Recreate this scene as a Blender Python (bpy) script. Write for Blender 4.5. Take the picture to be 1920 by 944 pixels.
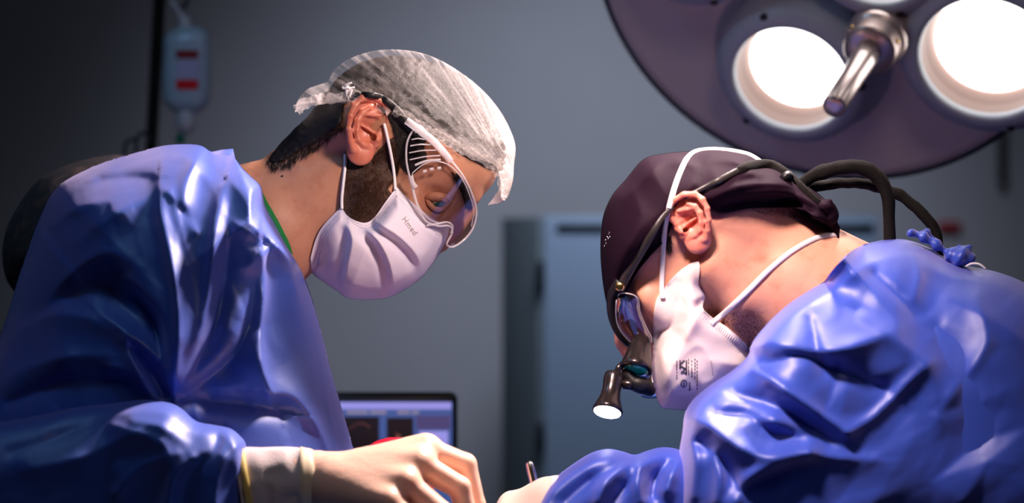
import bpy, bmesh, math, random
import numpy as np
from mathutils import Vector, Matrix, noise
from mathutils.bvhtree import BVHTree
from mathutils.geometry import delaunay_2d_cdt
random.seed(7); rng = np.random.default_rng(7)
for _o in list(bpy.data.objects): bpy.data.objects.remove(_o)
sc = bpy.context.scene
COL = sc.collection
CAMZ = 1.35
# ------------------------------------------------------------------ camera, world, lights, exposure
cam_d = bpy.data.cameras.new('camera'); cam = bpy.data.objects.new('camera', cam_d); COL.objects.link(cam)
cam.location = (0, 0, CAMZ); cam.rotation_euler = (math.pi/2, 0, 0)
cam_d.sensor_width = 36; cam_d.lens = 75; cam_d.clip_start = .05
cam_d.dof.use_dof = True; cam_d.dof.focus_distance = 1.93; cam_d.dof.aperture_fstop = 3.0
sc.camera = cam
w = bpy.data.worlds.new('world'); sc.world = w; w.use_nodes = True
w.node_tree.nodes['Background'].inputs[0].default_value = (.25, .3, .42, 1)
w.node_tree.nodes['Background'].inputs[1].default_value = .05
sc.view_settings.view_transform = 'Standard'; sc.view_settings.look = 'None'
sc.view_settings.exposure = 0.0; sc.view_settings.gamma = 1; sc.view_settings.use_curve_mapping = False

def light(name, kind, loc, target, power, color, size=.3, spot=60, blend=.5, sizey=None):
    d = bpy.data.lights.new(name, kind); d.energy = power; d.color = color
    if kind == 'AREA':
        d.shape = 'DISK'; d.size = size
        if sizey: d.shape = 'RECTANGLE'; d.size_y = sizey
    elif kind == 'SPOT': d.spot_size = math.radians(spot); d.spot_blend = blend; d.shadow_soft_size = size
    else: d.shadow_soft_size = size
    o = bpy.data.objects.new(name, d); COL.objects.link(o); o.location = loc
    o.rotation_euler = (Vector(target)-Vector(loc)).to_track_quat('-Z', 'Y').to_euler()
    return o
# overhead operating lamp (above the table, out of frame), a room light, added fills and an added wall spot
light('overhead_operating_light', 'SPOT', (.34, 2.12, 2.05), (-.12, 1.86, 1.22), 160, (1, .80, .76), .08, 58, .9)
light('operating_light_spot', 'SPOT', (-.02, 1.38, 1.98), (.17, 1.83, 1.33), 88, (1, .74, .66), .06, 38, .9)
light('face_fill_spot', 'SPOT', (.27, 1.42, 1.66), (-.08, 1.92, 1.42), 26, (1, .78, .70), .05, 30, 1.0)  # added fill for the left face, no lamp of the room
light('ceiling_light_left', 'AREA', (-.75, 1.7, 2.5), (-.4, 1.9, 1.4), 2.1, (.30, .62, 1), .35)
light('front_fill_light', 'AREA', (.30, .8, 2.3), (.1, 1.9, 1.35), 2.0, (1, .80, .72), .4)  # added warm fill from the camera side, no real fitting
light('wall_fill_spot', 'SPOT', (.30, 2.95, 2.65), (.15, 4.4, 1.25), 100, (.80, .83, 1), .3, 62, 1.0)  # added spot: brightens the wall's middle so its edges fall dark

# ------------------------------------------------------------------ materials
def mat(name, color, rough=.5, metal=0, spec=.5, bump=None, emit=None, sss=0, noise_col=None, sheen=0, trans=0, coat=0, alpha=1):
    m = bpy.data.materials.new(name); m.use_nodes = True
    nt = m.node_tree; b = nt.nodes['Principled BSDF']
    b.inputs['Base Color'].default_value = (*color, 1); b.inputs['Roughness'].default_value = rough
    b.inputs['Metallic'].default_value = metal; b.inputs['Specular IOR Level'].default_value = spec
    if sheen: b.inputs['Sheen Weight'].default_value = sheen; b.inputs['Sheen Tint'].default_value = (.80, .70, 1, 1)
    if coat: b.inputs['Coat Weight'].default_value = coat
    if trans: b.inputs['Transmission Weight'].default_value = trans
    if sss:
        b.inputs['Subsurface Weight'].default_value = sss
        b.inputs['Subsurface Radius'].default_value = (1, .28, .14); b.inputs['Subsurface Scale'].default_value = .012
    if alpha < 1: b.inputs['Alpha'].default_value = alpha
    if emit: b.inputs['Emission Color'].default_value = (*emit[0], 1); b.inputs['Emission Strength'].default_value = emit[1]
    tc = nt.nodes.new('ShaderNodeTexCoord')
    if noise_col:   # (scale, colour2, lo, hi, stretch)
        n = nt.nodes.new('ShaderNodeTexNoise'); n.inputs['Scale'].default_value = noise_col[0]; n.inputs['Detail'].default_value = 5
        mp = nt.nodes.new('ShaderNodeMapping'); nt.links.new(tc.outputs['Object'], mp.inputs[0]); nt.links.new(mp.outputs[0], n.inputs['Vector'])
        if len(noise_col) > 4: mp.inputs['Scale'].default_value = noise_col[4]
        r = nt.nodes.new('ShaderNodeMapRange'); r.inputs[1].default_value = noise_col[2]; r.inputs[2].default_value = noise_col[3]
        nt.links.new(n.outputs['Fac'], r.inputs[0])
        mx = nt.nodes.new('ShaderNodeMix'); mx.data_type = 'RGBA'; mx.inputs[6].default_value = (*color, 1); mx.inputs[7].default_value = (*noise_col[1], 1)
        nt.links.new(r.outputs[0], mx.inputs[0]); nt.links.new(mx.outputs[2], b.inputs['Base Color'])
    if bump:        # list of (scale, strength, stretch)
        prev = None
        for q in bump:
            n = nt.nodes.new('ShaderNodeTexNoise'); n.inputs['Scale'].default_value = q[0]; n.inputs['Detail'].default_value = 4
            mp = nt.nodes.new('ShaderNodeMapping'); nt.links.new(tc.outputs['Object'], mp.inputs[0]); nt.links.new(mp.outputs[0], n.inputs['Vector'])
            if len(q) > 2: mp.inputs['Scale'].default_value = q[2]
            if len(q) > 3: mp.inputs['Rotation'].default_value = q[3]
            bp = nt.nodes.new('ShaderNodeBump'); bp.inputs['Strength'].default_value = q[1]; bp.inputs['Distance'].default_value = .002
            nt.links.new(n.outputs['Fac'], bp.inputs['Height'])
            if prev: nt.links.new(prev.outputs[0], bp.inputs['Normal'])
            prev = bp
        nt.links.new(prev.outputs[0], b.inputs['Normal'])
    return m
M = {}
M['skin_l'] = mat('skin_l', (.50, .235, .145), .46, spec=.4, sss=.18, noise_col=(55, (.40, .15, .09), .5, .8), bump=[(900, .12), (160, .12)])
M['skin_r'] = mat('skin_r', (.66, .31, .22), .45, spec=.4, sss=.2, noise_col=(60, (.55, .2, .13), .5, .8), bump=[(900, .12), (160, .12)])
M['ear'] = mat('ear', (.56, .19, .125), .42, spec=.45, sss=.25, noise_col=(90, (.46, .12, .08), .45, .75), bump=[(500, .08)])
M['ear_r'] = mat('ear_r', (.74, .27, .21), .42, spec=.45, sss=.25, noise_col=(90, (.62, .15, .11), .45, .75), bump=[(500, .08)])
M['stubble'] = mat('stubble', (.075, .03, .016), .7, noise_col=(700, (.02, .01, .006), .4, .6), bump=[(900, .5)])
M['hair'] = mat('hair', (.012, .008, .007), .5, spec=.4, bump=[(600, .6, (1, 1, 4))])
M['strand'] = mat('strand', (.055, .022, .012), .45, spec=.4)
M['strand_r'] = mat('strand_r', (.20, .085, .05), .6)
M['gown'] = mat('gown', (.010, .07, .43), .50, spec=.95, sheen=.42, bump=[(45, .22, (1, 1, .5)), (2200, .10)])
M['gown_r'] = mat('gown_r', (.011, .06, .50), .50, spec=.95, sheen=.45, bump=[(40, .25, (1, 1, .6)), (2200, .08)])
M['jacket'] = mat('jacket', (.035, .03, .036), .85, noise_col=(60, (.10, .06, .05), .5, .7), bump=[(80, .5)])
M['scrub'] = mat('scrub', (.0, .17, .035), .8, bump=[(700, .4, (1, 1, .1))])
M['mask'] = mat('mask', (.72, .65, .76), .6, spec=.3, sss=.03, bump=[(1500, .12), (70, .12)])
M['mask_r'] = mat('mask_r', (.82, .70, .70), .6, spec=.3, sss=.2, bump=[(1500, .1), (55, .3)])
M['loop'] = mat('loop', (.82, .78, .82), .6, bump=[(1500, .3)])
M['print'] = mat('print', (.36, .30, .32), .7)
M['print_r'] = mat('print_r', (.05, .045, .06), .7)
M['stitch'] = mat('stitch', (.45, .40, .48), .8)
M['black'] = mat('black', (.008, .007, .009), .45, spec=.4, bump=[(300, .1)])
M['grey_temple'] = mat('grey_temple', (.03, .025, .026), .38, bump=[(300, .1)])
M['cable'] = mat('cable', (.004, .003, .003), .8, spec=.2, bump=[(900, .5)])
M['cap_r'] = mat('cap_r', (.013, .0045, .012), .7, spec=.06, bump=[(2500, .12), (60, .25, (1, 1, .5))])
M['chrome'] = mat('chrome', (.62, .58, .57), .18, metal=1)
M['gunmetal'] = mat('gunmetal', (.045, .035, .037), .22, metal=.7, spec=.8)
M['gold'] = mat('gold', (.75, .5, .2), .25, metal=1)
M['green_lens'] = mat('green_lens', (.0, .55, .25), .08, spec=.9, coat=1)
M['led'] = mat('led', (.9, .9, .95), .3, emit=((1, .93, 1), 9))
M['glove'] = mat('glove', (.84, .52, .38), .42, spec=.45, sss=.15, bump=[(55, .25, (1, 3, 1)), (300, .12)])
M['glove_band'] = mat('glove_band', (.78, .62, .42), .5, spec=.4)
M['glove_r'] = mat('glove_r', (.80, .62, .54), .45, spec=.4, sss=.15, bump=[(60, .2)])
M['knit'] = mat('knit', (.60, .50, .48), .8, bump=[(60, .3), (900, .3, (1, .1, 1))])
M['yellow'] = mat('yellow', (.62, .46, .12), .6)
M['red'] = mat('red', (.75, .01, .03), .3, spec=.6)
M['wall'] = mat('wall', (.36, .38, .42), .75, noise_col=(2.2, (.33, .35, .38), .4, .7), bump=[(40, .03)])
M['wall_dark'] = mat('wall_dark', (.16, .16, .18), .8, bump=[(40, .03)])
M['floor'] = mat('floor', (.12, .13, .15), .4, noise_col=(8, (.1, .11, .12), .4, .7))
M['ceiling'] = mat('ceiling', (.35, .35, .36), .8, bump=[(60, .05)])
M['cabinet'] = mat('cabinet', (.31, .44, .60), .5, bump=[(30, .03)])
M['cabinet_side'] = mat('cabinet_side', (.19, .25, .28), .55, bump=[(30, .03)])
M['dark_metal'] = mat('dark_metal', (.035, .045, .055), .4, metal=.5)
M['pole'] = mat('pole', (.03, .024, .022), .35, metal=.6)
M['lamp'] = mat('lamp', (.74, .64, .60), .38, spec=.5, bump=[(20, .03)])
M['lamp_ring'] = mat('lamp_ring', (.50, .55, .62), .45, bump=[(20, .03)])
M['lamp_rim'] = mat('lamp_rim', (.03, .035, .05), .6)
M['reflector'] = mat('reflector', (.27, .165, .135), .5)
M['lamp_light'] = mat('lamp_light', (1, 1, 1), .4, emit=((1, .97, .95), 4.2))
M['handle'] = mat('handle', (.68, .56, .53), .28, metal=.6, spec=.7)
M['bag'] = mat('bag', (.55, .76, .90), .25, spec=.6, trans=.1, bump=[(25, .3)])
M['bag_label'] = mat('bag_label', (.55, .58, .85), .4)
M['red_dark'] = mat('red_dark', (.28, .008, .015), .5)
M['red_label'] = mat('red_label', (.9, .0, .012), .5)
M['white_plastic'] = mat('white_plastic', (.75, .82, .88), .3, spec=.6, alpha=.8)
M['green'] = mat('green', (.0, .22, .14), .4)
M['screen_body'] = mat('screen_body', (.006, .006, .008), .35)
M['drape'] = mat('drape', (.03, .09, .28), .8, bump=[(30, .4)])
M['shoe'] = mat('shoe', (.5, .5, .52), .5)
M['eye_white'] = mat('eye_white', (.7, .62, .58), .15, spec=.7)
M['iris'] = mat('iris', (.02, .10, .06), .15, spec=.8)
def emit_mat(name, color, s):
    return mat(name, (0, 0, 0), .3, emit=(color, s))
M['screen'] = emit_mat('screen', (.05, .10, .32), .9); M['screen_bar'] = emit_mat('screen_bar', (.30, .28, .75), 1.0)
M['screen_black'] = emit_mat('screen_black', (.002, .002, .004), 1); M['screen_text'] = emit_mat('screen_text', (.35, .30, .45), .7)
M['screen_grey'] = emit_mat('screen_grey', (.06, .05, .16), 1); M['screen_scan'] = emit_mat('screen_scan', (.4, .12, .10), .6)

def thin_glass(name, tint, refl, edge=.35):
    m = bpy.data.materials.new(name); m.use_nodes = True; nt = m.node_tree; nt.nodes.clear()
    out = nt.nodes.new('ShaderNodeOutputMaterial'); t = nt.nodes.new('ShaderNodeBsdfTransparent'); t.inputs[0].default_value = (*tint, 1)
    g = nt.nodes.new('ShaderNodeBsdfGlossy'); g.inputs['Roughness'].default_value = .06
    lw = nt.nodes.new('ShaderNodeLayerWeight'); lw.inputs[0].default_value = edge
    mr = nt.nodes.new('ShaderNodeMapRange'); mr.inputs[3].default_value = refl; mr.inputs[4].default_value = .9
    mx = nt.nodes.new('ShaderNodeMixShader'); nt.links.new(lw.outputs['Fresnel'], mr.inputs[0]); nt.links.new(mr.outputs[0], mx.inputs[0])
    nt.links.new(t.outputs[0], mx.inputs[1]); nt.links.new(g.outputs[0], mx.inputs[2]); nt.links.new(mx.outputs[0], out.inputs[0])
    return m
M['visor'] = thin_glass('visor', (.98, .95, .98), .06)
M['visor_edge'] = mat('visor_edge', (.90, .84, .88), .15, spec=.9, alpha=.45, coat=.6)
M['loupe_lens'] = thin_glass('loupe_lens', (.7, .62, .9), .18)

def cap_material():
    """thin white non-woven: streaky and see-through, denser where it is gathered and where the front should look brightly lit"""
    m = bpy.data.materials.new('bouffant'); m.use_nodes = True; nt = m.node_tree; nt.nodes.clear()
    N = nt.nodes.new; L = nt.links.new
    out = N('ShaderNodeOutputMaterial'); tr = N('ShaderNodeBsdfTransparent')
    df = N('ShaderNodeBsdfDiffuse'); df.inputs[0].default_value = (.66, .61, .60, 1)
    tl = N('ShaderNodeBsdfTranslucent'); tl.inputs[0].default_value = (.86, .78, .74, 1)
    ms = N('ShaderNodeMixShader'); ms.inputs[0].default_value = .35; L(df.outputs[0], ms.inputs[1]); L(tl.outputs[0], ms.inputs[2])
    at = N('ShaderNodeAttribute'); at.attribute_name = 'streak'
    at2 = N('ShaderNodeAttribute'); at2.attribute_name = 'dense'
    n1 = N('ShaderNodeTexNoise'); n1.inputs['Scale'].default_value = 1; n1.inputs['Detail'].default_value = 6; L(at.outputs['Vector'], n1.inputs['Vector'])
    tc = N('ShaderNodeTexCoord'); n2 = N('ShaderNodeTexNoise'); n2.inputs['Scale'].default_value = 420; n2.inputs['Detail'].default_value = 3; L(tc.outputs['Object'], n2.inputs['Vector'])
    lw = N('ShaderNodeLayerWeight'); lw.inputs[0].default_value = .35
    def math_(op, a, b):
        q = N('ShaderNodeMath'); q.operation = op
        for i, v in enumerate((a, b)):
            if isinstance(v, (int, float)): q.inputs[i].default_value = v
            else: L(v, q.inputs[i])
        return q.outputs[0]
    s = N('ShaderNodeMapRange'); s.inputs[1].default_value = .42; s.inputs[2].default_value = .72; s.inputs[3].default_value = -.09; s.inputs[4].default_value = .26; L(n1.outputs['Fac'], s.inputs[0])
    f = N('ShaderNodeMapRange'); f.inputs[1].default_value = .4; f.inputs[2].default_value = .7; f.inputs[3].default_value = .7; f.inputs[4].default_value = 1.3; L(n2.outputs['Fac'], f.inputs[0])
    a = math_('ADD', math_('ADD', .0, s.outputs[0]), math_('MULTIPLY', at2.outputs['Fac'], .8))
    a = math_('MULTIPLY', a, f.outputs[0])
    a = math_('ADD', a, math_('MULTIPLY', math_('POWER', lw.outputs['Facing'], 3.0), .25))
    a = math_('MAXIMUM', math_('MINIMUM', a, .97), .05)
    bp = N('ShaderNodeBump'); bp.inputs['Strength'].default_value = .5; bp.inputs['Distance'].default_value = .003; L(n1.outputs['Fac'], bp.inputs['Height'])
    L(bp.outputs[0], df.inputs['Normal']); L(bp.outputs[0], tl.inputs['Normal'])
    mx = N('ShaderNodeMixShader'); L(a, mx.inputs[0]); L(tr.outputs[0], mx.inputs[1]); L(ms.outputs[0], mx.inputs[2]); L(mx.outputs[0], out.inputs[0])
    return m
M['bouffant'] = cap_material()

# ------------------------------------------------------------------ helpers
# building space: x, y as measured on the photo at 2 m, z = depth, 1 unit = 0.5 mm
def W(P):
    P = np.asarray(P, dtype=np.float64).reshape(-1, 3)
    D = 2.0 + P[:, 2]*.0005
    return np.stack([(P[:, 0]-960)*D/4000, D, CAMZ-(P[:, 1]-472)*D/4000], axis=1)
def at(px, py, D): return Vector(((px-960)*D/4000, D, CAMZ-(py-472)*D/4000))
ORG = {}
def tag(o, label=None, cat=None, group=None, kind=None):
    for k, v in (('label', label), ('category', cat), ('group', group), ('kind', kind)):
        if v: o[k] = v
    return o
def root(name, loc, label, cat, group=None):
    o = bpy.data.objects.new(name, None); COL.objects.link(o); o.location = loc; o.empty_display_size = .05
    ORG[o] = Vector(loc); return tag(o, label, cat, group)
def build(name, V, F, m, parent=None, org=None, smooth=True, label=None, attrs=None):
    V = np.asarray(V, dtype=np.float64).reshape(-1, 3)
    o_ = ORG[parent] if parent is not None else (Vector(org) if org is not None else Vector((0, 0, 0)))
    me = bpy.data.meshes.new(name); me.from_pydata((V-np.array(o_)).tolist(), [], [list(map(int, f)) for f in F])
    mats = m if isinstance(m, list) else [m]
    for q in mats: me.materials.append(q)
    if smooth: me.polygons.foreach_set('use_smooth', [True]*len(me.polygons))
    if attrs:
        for k, (typ, a) in attrs.items():
            at_ = me.attributes.new(k, typ, 'POINT'); at_.data.foreach_set('vector' if typ == 'FLOAT_VECTOR' else 'value', np.asarray(a, dtype=np.float32).ravel())
    me.update(); o = bpy.data.objects.new(name, me); COL.objects.link(o); ORG[o] = o_
    if parent is not None: o.parent = parent
    else: o.location = o_
    if label: o['label'] = label
    return o
def join(*parts):
    V, F, n = [], [], 0
    for v, f in parts:
        v = np.asarray(v).reshape(-1, 3); V.append(v); F += [[i+n for i in q] for q in f]; n += len(v)
    return np.concatenate(V), F
def mirror_z(V, F, z0):
    V = np.array(V); V[:, 2] = 2*z0-V[:, 2]; return V, [list(q)[::-1] for q in F]
def catmull(P, n=8, closed=False):
    P = np.asarray(P, dtype=float); N = len(P); out = []
    rngs = range(N) if closed else range(N-1)
    for i in rngs:
        if closed: p0, p1, p2, p3 = P[(i-1) % N], P[i], P[(i+1) % N], P[(i+2) % N]
        else: p0, p1, p2, p3 = P[max(i-1, 0)], P[i], P[i+1], P[min(i+2, N-1)]
        for t in np.arange(n)/n:
            out.append(.5*((2*p1)+(-p0+p2)*t+(2*p0-5*p1+4*p2-p3)*t*t+(-p0+3*p1-3*p2+p3)*t**3))
    if not closed: out.append(P[-1])
    return np.array(out)
def seg_dist(X, Y, poly):
    """distance to a polyline and the position along it (0..1) and the side"""
    best = np.full(X.shape, 1e9); tt = np.zeros(X.shape); sd = np.ones(X.shape)
    P = np.asarray(poly, float); L = np.r_[0, np.cumsum(np.hypot(*(P[1:]-P[:-1]).T))]; tot = max(L[-1], 1e-6)
    for i in range(len(P)-1):
        a, b = P[i], P[i+1]; ab = b-a; l2 = max(ab@ab, 1e-9)
        t = np.clip(((X-a[0])*ab[0]+(Y-a[1])*ab[1])/l2, 0, 1)
        dx, dy = X-(a[0]+t*ab[0]), Y-(a[1]+t*ab[1]); d = np.hypot(dx, dy); mk = d < best
        best[mk] = d[mk]; tt[mk] = ((L[i]+t*math.sqrt(l2))/tot)[mk]
        cr = ab[0]*dy-ab[1]*dx; sd[mk] = np.sign(cr)[mk]
    return best, tt, sd
def inside(X, Y, poly):
    c = np.zeros(X.shape, bool); P = np.asarray(poly, float); n = len(P)
    for i in range(n):
        x1, y1 = P[i]; x2, y2 = P[(i+1) % n]
        if y1 == y2: continue
        m = ((y1 > Y) != (y2 > Y)) & (X < (x2-x1)*(Y-y1)/(y2-y1)+x1); c ^= m
    return c
def poly_sd(X, Y, poly):
    P = np.asarray(poly, float); d, _, _ = seg_dist(X, Y, np.vstack([P, P[:1]])); return np.where(inside(X, Y, P), -d, d)
def prof(d, R):
    q = np.clip(d/R, 0, 1); return np.sqrt(np.maximum(0, 1-(1-q)**2))
def ridges(X, Y, R):
    """R: list of (points, amplitude(s), width on the left, width on the right, power)"""
    h = np.zeros(X.shape)
    for r in R:
        pts, amp, wl, wr = r[:4]; p = r[4] if len(r) > 4 else 1.08
        d, t, s = seg_dist(X, Y, catmull(pts, 5) if len(pts) > 2 else pts)
        am = np.interp(t, np.linspace(0, 1, len(amp)), amp) if hasattr(amp, '__len__') else amp*np.ones(X.shape)
        dd = (np.sqrt(d*d+12)-3.46)/np.where(s > 0, wr, wl)
        h += am*np.exp(-dd**p)
    return h
def vnoise(X, Y, s, seed=0, ax=1, ay=1, ang=0):
    c, si = math.cos(ang), math.sin(ang); x = (X*c+Y*si)/s*ax; y = (-X*si+Y*c)/s*ay
    G = np.random.default_rng(seed).random((256, 256)); xi, yi = np.floor(x).astype(int), np.floor(y).astype(int); fx, fy = x-xi, y-yi
    fx, fy = fx*fx*(3-2*fx), fy*fy*(3-2*fy); g = lambda a, b: G[a % 256, b % 256]
    return (g(xi, yi)*(1-fx)+g(xi+1, yi)*fx)*(1-fy)+(g(xi, yi+1)*(1-fx)+g(xi+1, yi+1)*fx)*fy
def crumple(X, Y, s, amp, seed=0, ang=0, ax=1, ay=1):
    n = vnoise(X, Y, s, seed, ax, ay, ang); return amp*(1-np.abs(2*n-1))**1.5
def facets(X, Y, s, amp, seed=0, ang=0, st=1.0):
    """crumpled-sheet relief: flat facets between random crease points, longer along ang"""
    r = np.random.default_rng(seed); ca, sa = math.cos(ang), math.sin(ang)
    U, V_ = (X*ca+Y*sa)/st, -X*sa+Y*ca; nx, ny = int((U.max()-U.min())/s)+4, int((V_.max()-V_.min())/s)+4
    gx, gy = np.meshgrid(np.arange(nx), np.arange(ny)); px = U.min()+(gx+r.uniform(-.42, .42, gx.shape)-1.5)*s; py = V_.min()+(gy+r.uniform(-.42, .42, gx.shape)-1.5)*s; h = r.random(gx.shape)
    vs, _, fs, *_q = delaunay_2d_cdt([Vector((a, b)) for a, b in zip(px.ravel(), py.ravel())], [], [], 0, 1e-4)
    key = {(round(a, 2), round(b, 2)): c for a, b, c in zip(px.ravel(), py.ravel(), h.ravel())}
    t = BVHTree.FromPolygons([(v.x, v.y, key.get((round(v.x, 2), round(v.y, 2)), .5)) for v in vs], [list(f) for f in fs])
    out = np.zeros(X.shape)
    for i in range(len(X)):
        q = t.ray_cast(Vector((U[i], V_[i], 5)), Vector((0, 0, -1))); out[i] = q[0].z if q[0] is not None else .5
    return amp*out
def snap(tree, rimp_, off, wd, min_off=4):
    """rim lies on the surface below it; elsewhere only keeps clear of it"""
    rc = catmull(rimp_, 4)
    def f(X, Y, Z):
        d = seg_dist(X, Y, rc)[0]; Z = np.array(Z, float)
        for i in range(len(X)):
            q = surf(tree, X[i], Y[i])
            if q is None: continue
            k_ = math.exp(-(d[i]/wd)**2)*max(0, min(1, 1.6-abs(q-Z[i])/60)); Z[i] = Z[i]*(1-k_)+(q-off)*k_; Z[i] = min(Z[i], q-min_off)
        return Z
    return f
def val(f, X, Y): return f(X, Y) if callable(f) else np.full(X.shape, float(f))

def relief(segs, h=8, T=100, R=100, zc=0, extra=None, rim=None, both=True, fix=None, smooth_n=6):
    """closed rounded body over an outline; segs = list of (kind, points): 'sil' turns away to the middle plane zc, 'rim' is an open edge.
    rim = (height of rim above zc, rise radius)"""
    out, kinds = [], []
    for kind, pts in segs:
        c = catmull(pts, smooth_n) if len(pts) > 2 else np.asarray(pts, float)
        L = np.r_[0, np.cumsum(np.hypot(*(c[1:]-c[:-1]).T))]; n = max(2, int(L[-1]/h)); t = np.linspace(0, L[-1], n+1)[:-1]
        out.append(np.stack([np.interp(t, L, c[:, 0]), np.interp(t, L, c[:, 1])], 1)); kinds += [kind]*n
    O = np.concatenate(out); n = len(O); sil = [np.asarray(catmull(p, smooth_n) if len(p) > 2 else p, float) for k, p in segs if k == 'sil']
    rims = [np.asarray(catmull(p, smooth_n) if len(p) > 2 else p, float) for k, p in segs if k == 'rim']
    area = .5*np.sum(O[:, 0]*np.roll(O[:, 1], -1)-np.roll(O[:, 0], -1)*O[:, 1])
    tg = np.roll(O, -1, 0)-np.roll(O, 1, 0); tg /= np.maximum(np.linalg.norm(tg, axis=1, keepdims=True), 1e-6)
    nr = np.stack([-tg[:, 1], tg[:, 0]], 1)*(1 if area > 0 else -1)
    pts = [O]
    for k_ in (.12, .4): pts.append(O+nr*h*k_)
    gx, gy = np.meshgrid(np.arange(O[:, 0].min(), O[:, 0].max(), h), np.arange(O[:, 1].min(), O[:, 1].max(), h*.866)); gx = gx+((np.arange(gx.shape[0]) % 2)*h/2)[:, None]
    gx, gy = gx.ravel(), gy.ravel(); sd = poly_sd(gx, gy, O); mk = sd < -h*.75; pts.append(np.stack([gx[mk], gy[mk]], 1))
    P = np.concatenate(pts); ins = np.ones(len(P), bool)
    for a in range(n, 3*n): ins[a] = True
    sdm = poly_sd(P[n:3*n, 0], P[n:3*n, 1], O); ins[n:3*n] = sdm < -h*.06
    P = P[ins]
    vo, _, fo, *_r = delaunay_2d_cdt([Vector(p) for p in P], [(i, (i+1) % n) for i in range(n)], [], 1, 1e-4)
    X = np.array([v[0] for v in vo]); Y = np.array([v[1] for v in vo]); F = [list(f) for f in fo]
    Tt, Rr, Z = val(T, X, Y), val(R, X, Y), val(zc, X, Y)
    ds = np.full(X.shape, 1e9)
    for s in sil: ds = np.minimum(ds, seg_dist(X, Y, s)[0])
    H = Tt*prof(ds, Rr)
    if rims and rim:
        dr = np.full(X.shape, 1e9)
        for s in rims: dr = np.minimum(dr, seg_dist(X, Y, s)[0])
        H = np.minimum(H, val(rim[0], X, Y)+(Tt)*prof(dr, rim[1]))
    e = np.zeros(X.shape)
    if extra is not None: e = extra(X, Y)*np.clip(ds/22, 0, 1)
    near = Z-H-e
    if fix is not None: near = fix(X, Y, near)
    near = np.where(ds < .6, Z, near)
    Vn = np.stack([X, Y, near], 1)
    tri = np.array(F); a = Vn[tri[:, 0]]; nz = np.cross(Vn[tri[:, 1]]-a, Vn[tri[:, 2]]-a)[:, 2]
    F = [f if z < 0 else f[::-1] for f, z in zip(F, nz)]
    if not both: return Vn, F
    Vf = np.stack([X, Y, Z+H], 1); idx = np.arange(len(X))+len(X); idx[ds < .6] = np.arange(len(X))[ds < .6]
    V = np.concatenate([Vn, Vf]); F2 = [[int(idx[i]) for i in f[::-1]] for f in F]
    V, F = V, F+F2
    used = np.zeros(len(V), bool)
    for f in F: used[f] = True
    mp = np.cumsum(used)-1; return V[used], [[int(mp[i]) for i in f] for f in F]

# implicit surfaces (surface nets)
def nets(Fv, lo, h):
    nx, ny, nz = Fv.shape; S = Fv < 0
    c = [(i, j, k) for i in (0, 1) for j in (0, 1) for k in (0, 1)]
    sub = lambda A, i, j, k: A[i:nx-1+i, j:ny-1+j, k:nz-1+k]
    cnt = sum(sub(S, *q).astype(np.int8) for q in c); act = (cnt > 0) & (cnt < 8)
    ids = -np.ones(act.shape, int); I = np.argwhere(act); ids[act] = np.arange(len(I))
    acc = np.zeros((len(I), 3)); num = np.zeros(len(I))
    for q in c:
        for ax in range(3):
            if q[ax] == 1: continue
            r = list(q); r[ax] = 1
            f0 = Fv[I[:, 0]+q[0], I[:, 1]+q[1], I[:, 2]+q[2]]; f1 = Fv[I[:, 0]+r[0], I[:, 1]+r[1], I[:, 2]+r[2]]
            m = (f0 < 0) != (f1 < 0); t = np.where(m, f0/np.where(m, f0-f1, 1), 0)
            p = np.tile(np.array(q, float), (len(I), 1)); p[:, ax] = t; acc[m] += p[m]; num[m] += 1
    V = (I+acc/num[:, None])*h+np.array(lo); Fc = []
    for ax in range(3):
        b, d = (ax+1) % 3, (ax+2) % 3
        sl0 = [slice(1, n-1) for n in Fv.shape]; sl0[ax] = slice(0, Fv.shape[ax]-1); sl1 = list(sl0); sl1[ax] = slice(1, Fv.shape[ax])
        A, B = S[tuple(sl0)], S[tuple(sl1)]; E = np.argwhere(A != B)
        off = np.array([1, 1, 1]); off[ax] = 0; E2 = E+off; flip = A[tuple(E.T)]
        q = []
        for (ub, ud) in ((0, 0), (1, 0), (1, 1), (0, 1)):
            g = E2.copy(); g[:, b] -= ub; g[:, d] -= ud; q.append(ids[tuple(g.T)])
        q = np.stack(q, 1); q[~flip] = q[~flip][:, ::-1]; Fc.append(q)
    return V, np.concatenate(Fc).tolist()
def grid(lo, hi, h):
    ax = [np.arange(lo[i], hi[i]+h, h, dtype=np.float32) for i in range(3)]
    return ax[0][:, None, None], ax[1][None, :, None], ax[2][None, None, :]
def ell(G, c, r, ang=0):
    x, y, z = G[0]-c[0], G[1]-c[1], G[2]-c[2]; ca, sa = math.cos(ang), math.sin(ang)
    u, v = x*ca+y*sa, -x*sa+y*ca; k0 = np.sqrt((u/r[0])**2+(v/r[1])**2+(z/r[2])**2)
    return (k0-1)*min(r)
def cone(G, a, b, ra, rb, sz=1.0):
    a = np.array(a, float); b = np.array(b, float); ab = b-a; l2 = max(ab@ab, 1e-9)
    t = np.clip(((G[0]-a[0])*ab[0]+(G[1]-a[1])*ab[1]+(G[2]-a[2])*ab[2])/l2, 0, 1)
    d = np.sqrt((G[0]-a[0]-t*ab[0])**2+(G[1]-a[1]-t*ab[1])**2+((G[2]-a[2]-t*ab[2])/sz)**2)
    return d-(ra+(rb-ra)*t)
def chain(G, pts, rad, k=4):
    f = None
    for i in range(len(pts)-1):
        q = cone(G, pts[i], pts[i+1], rad[i], rad[i+1]); f = q if f is None else smin(f, q, k)
    return f
def smin(a, b, k):
    h = np.clip(.5+.5*(b-a)/k, 0, 1); return b*(1-h)+a*h-k*h*(1-h)
def smax(a, b, k): return -smin(-a, -b, k)
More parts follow.
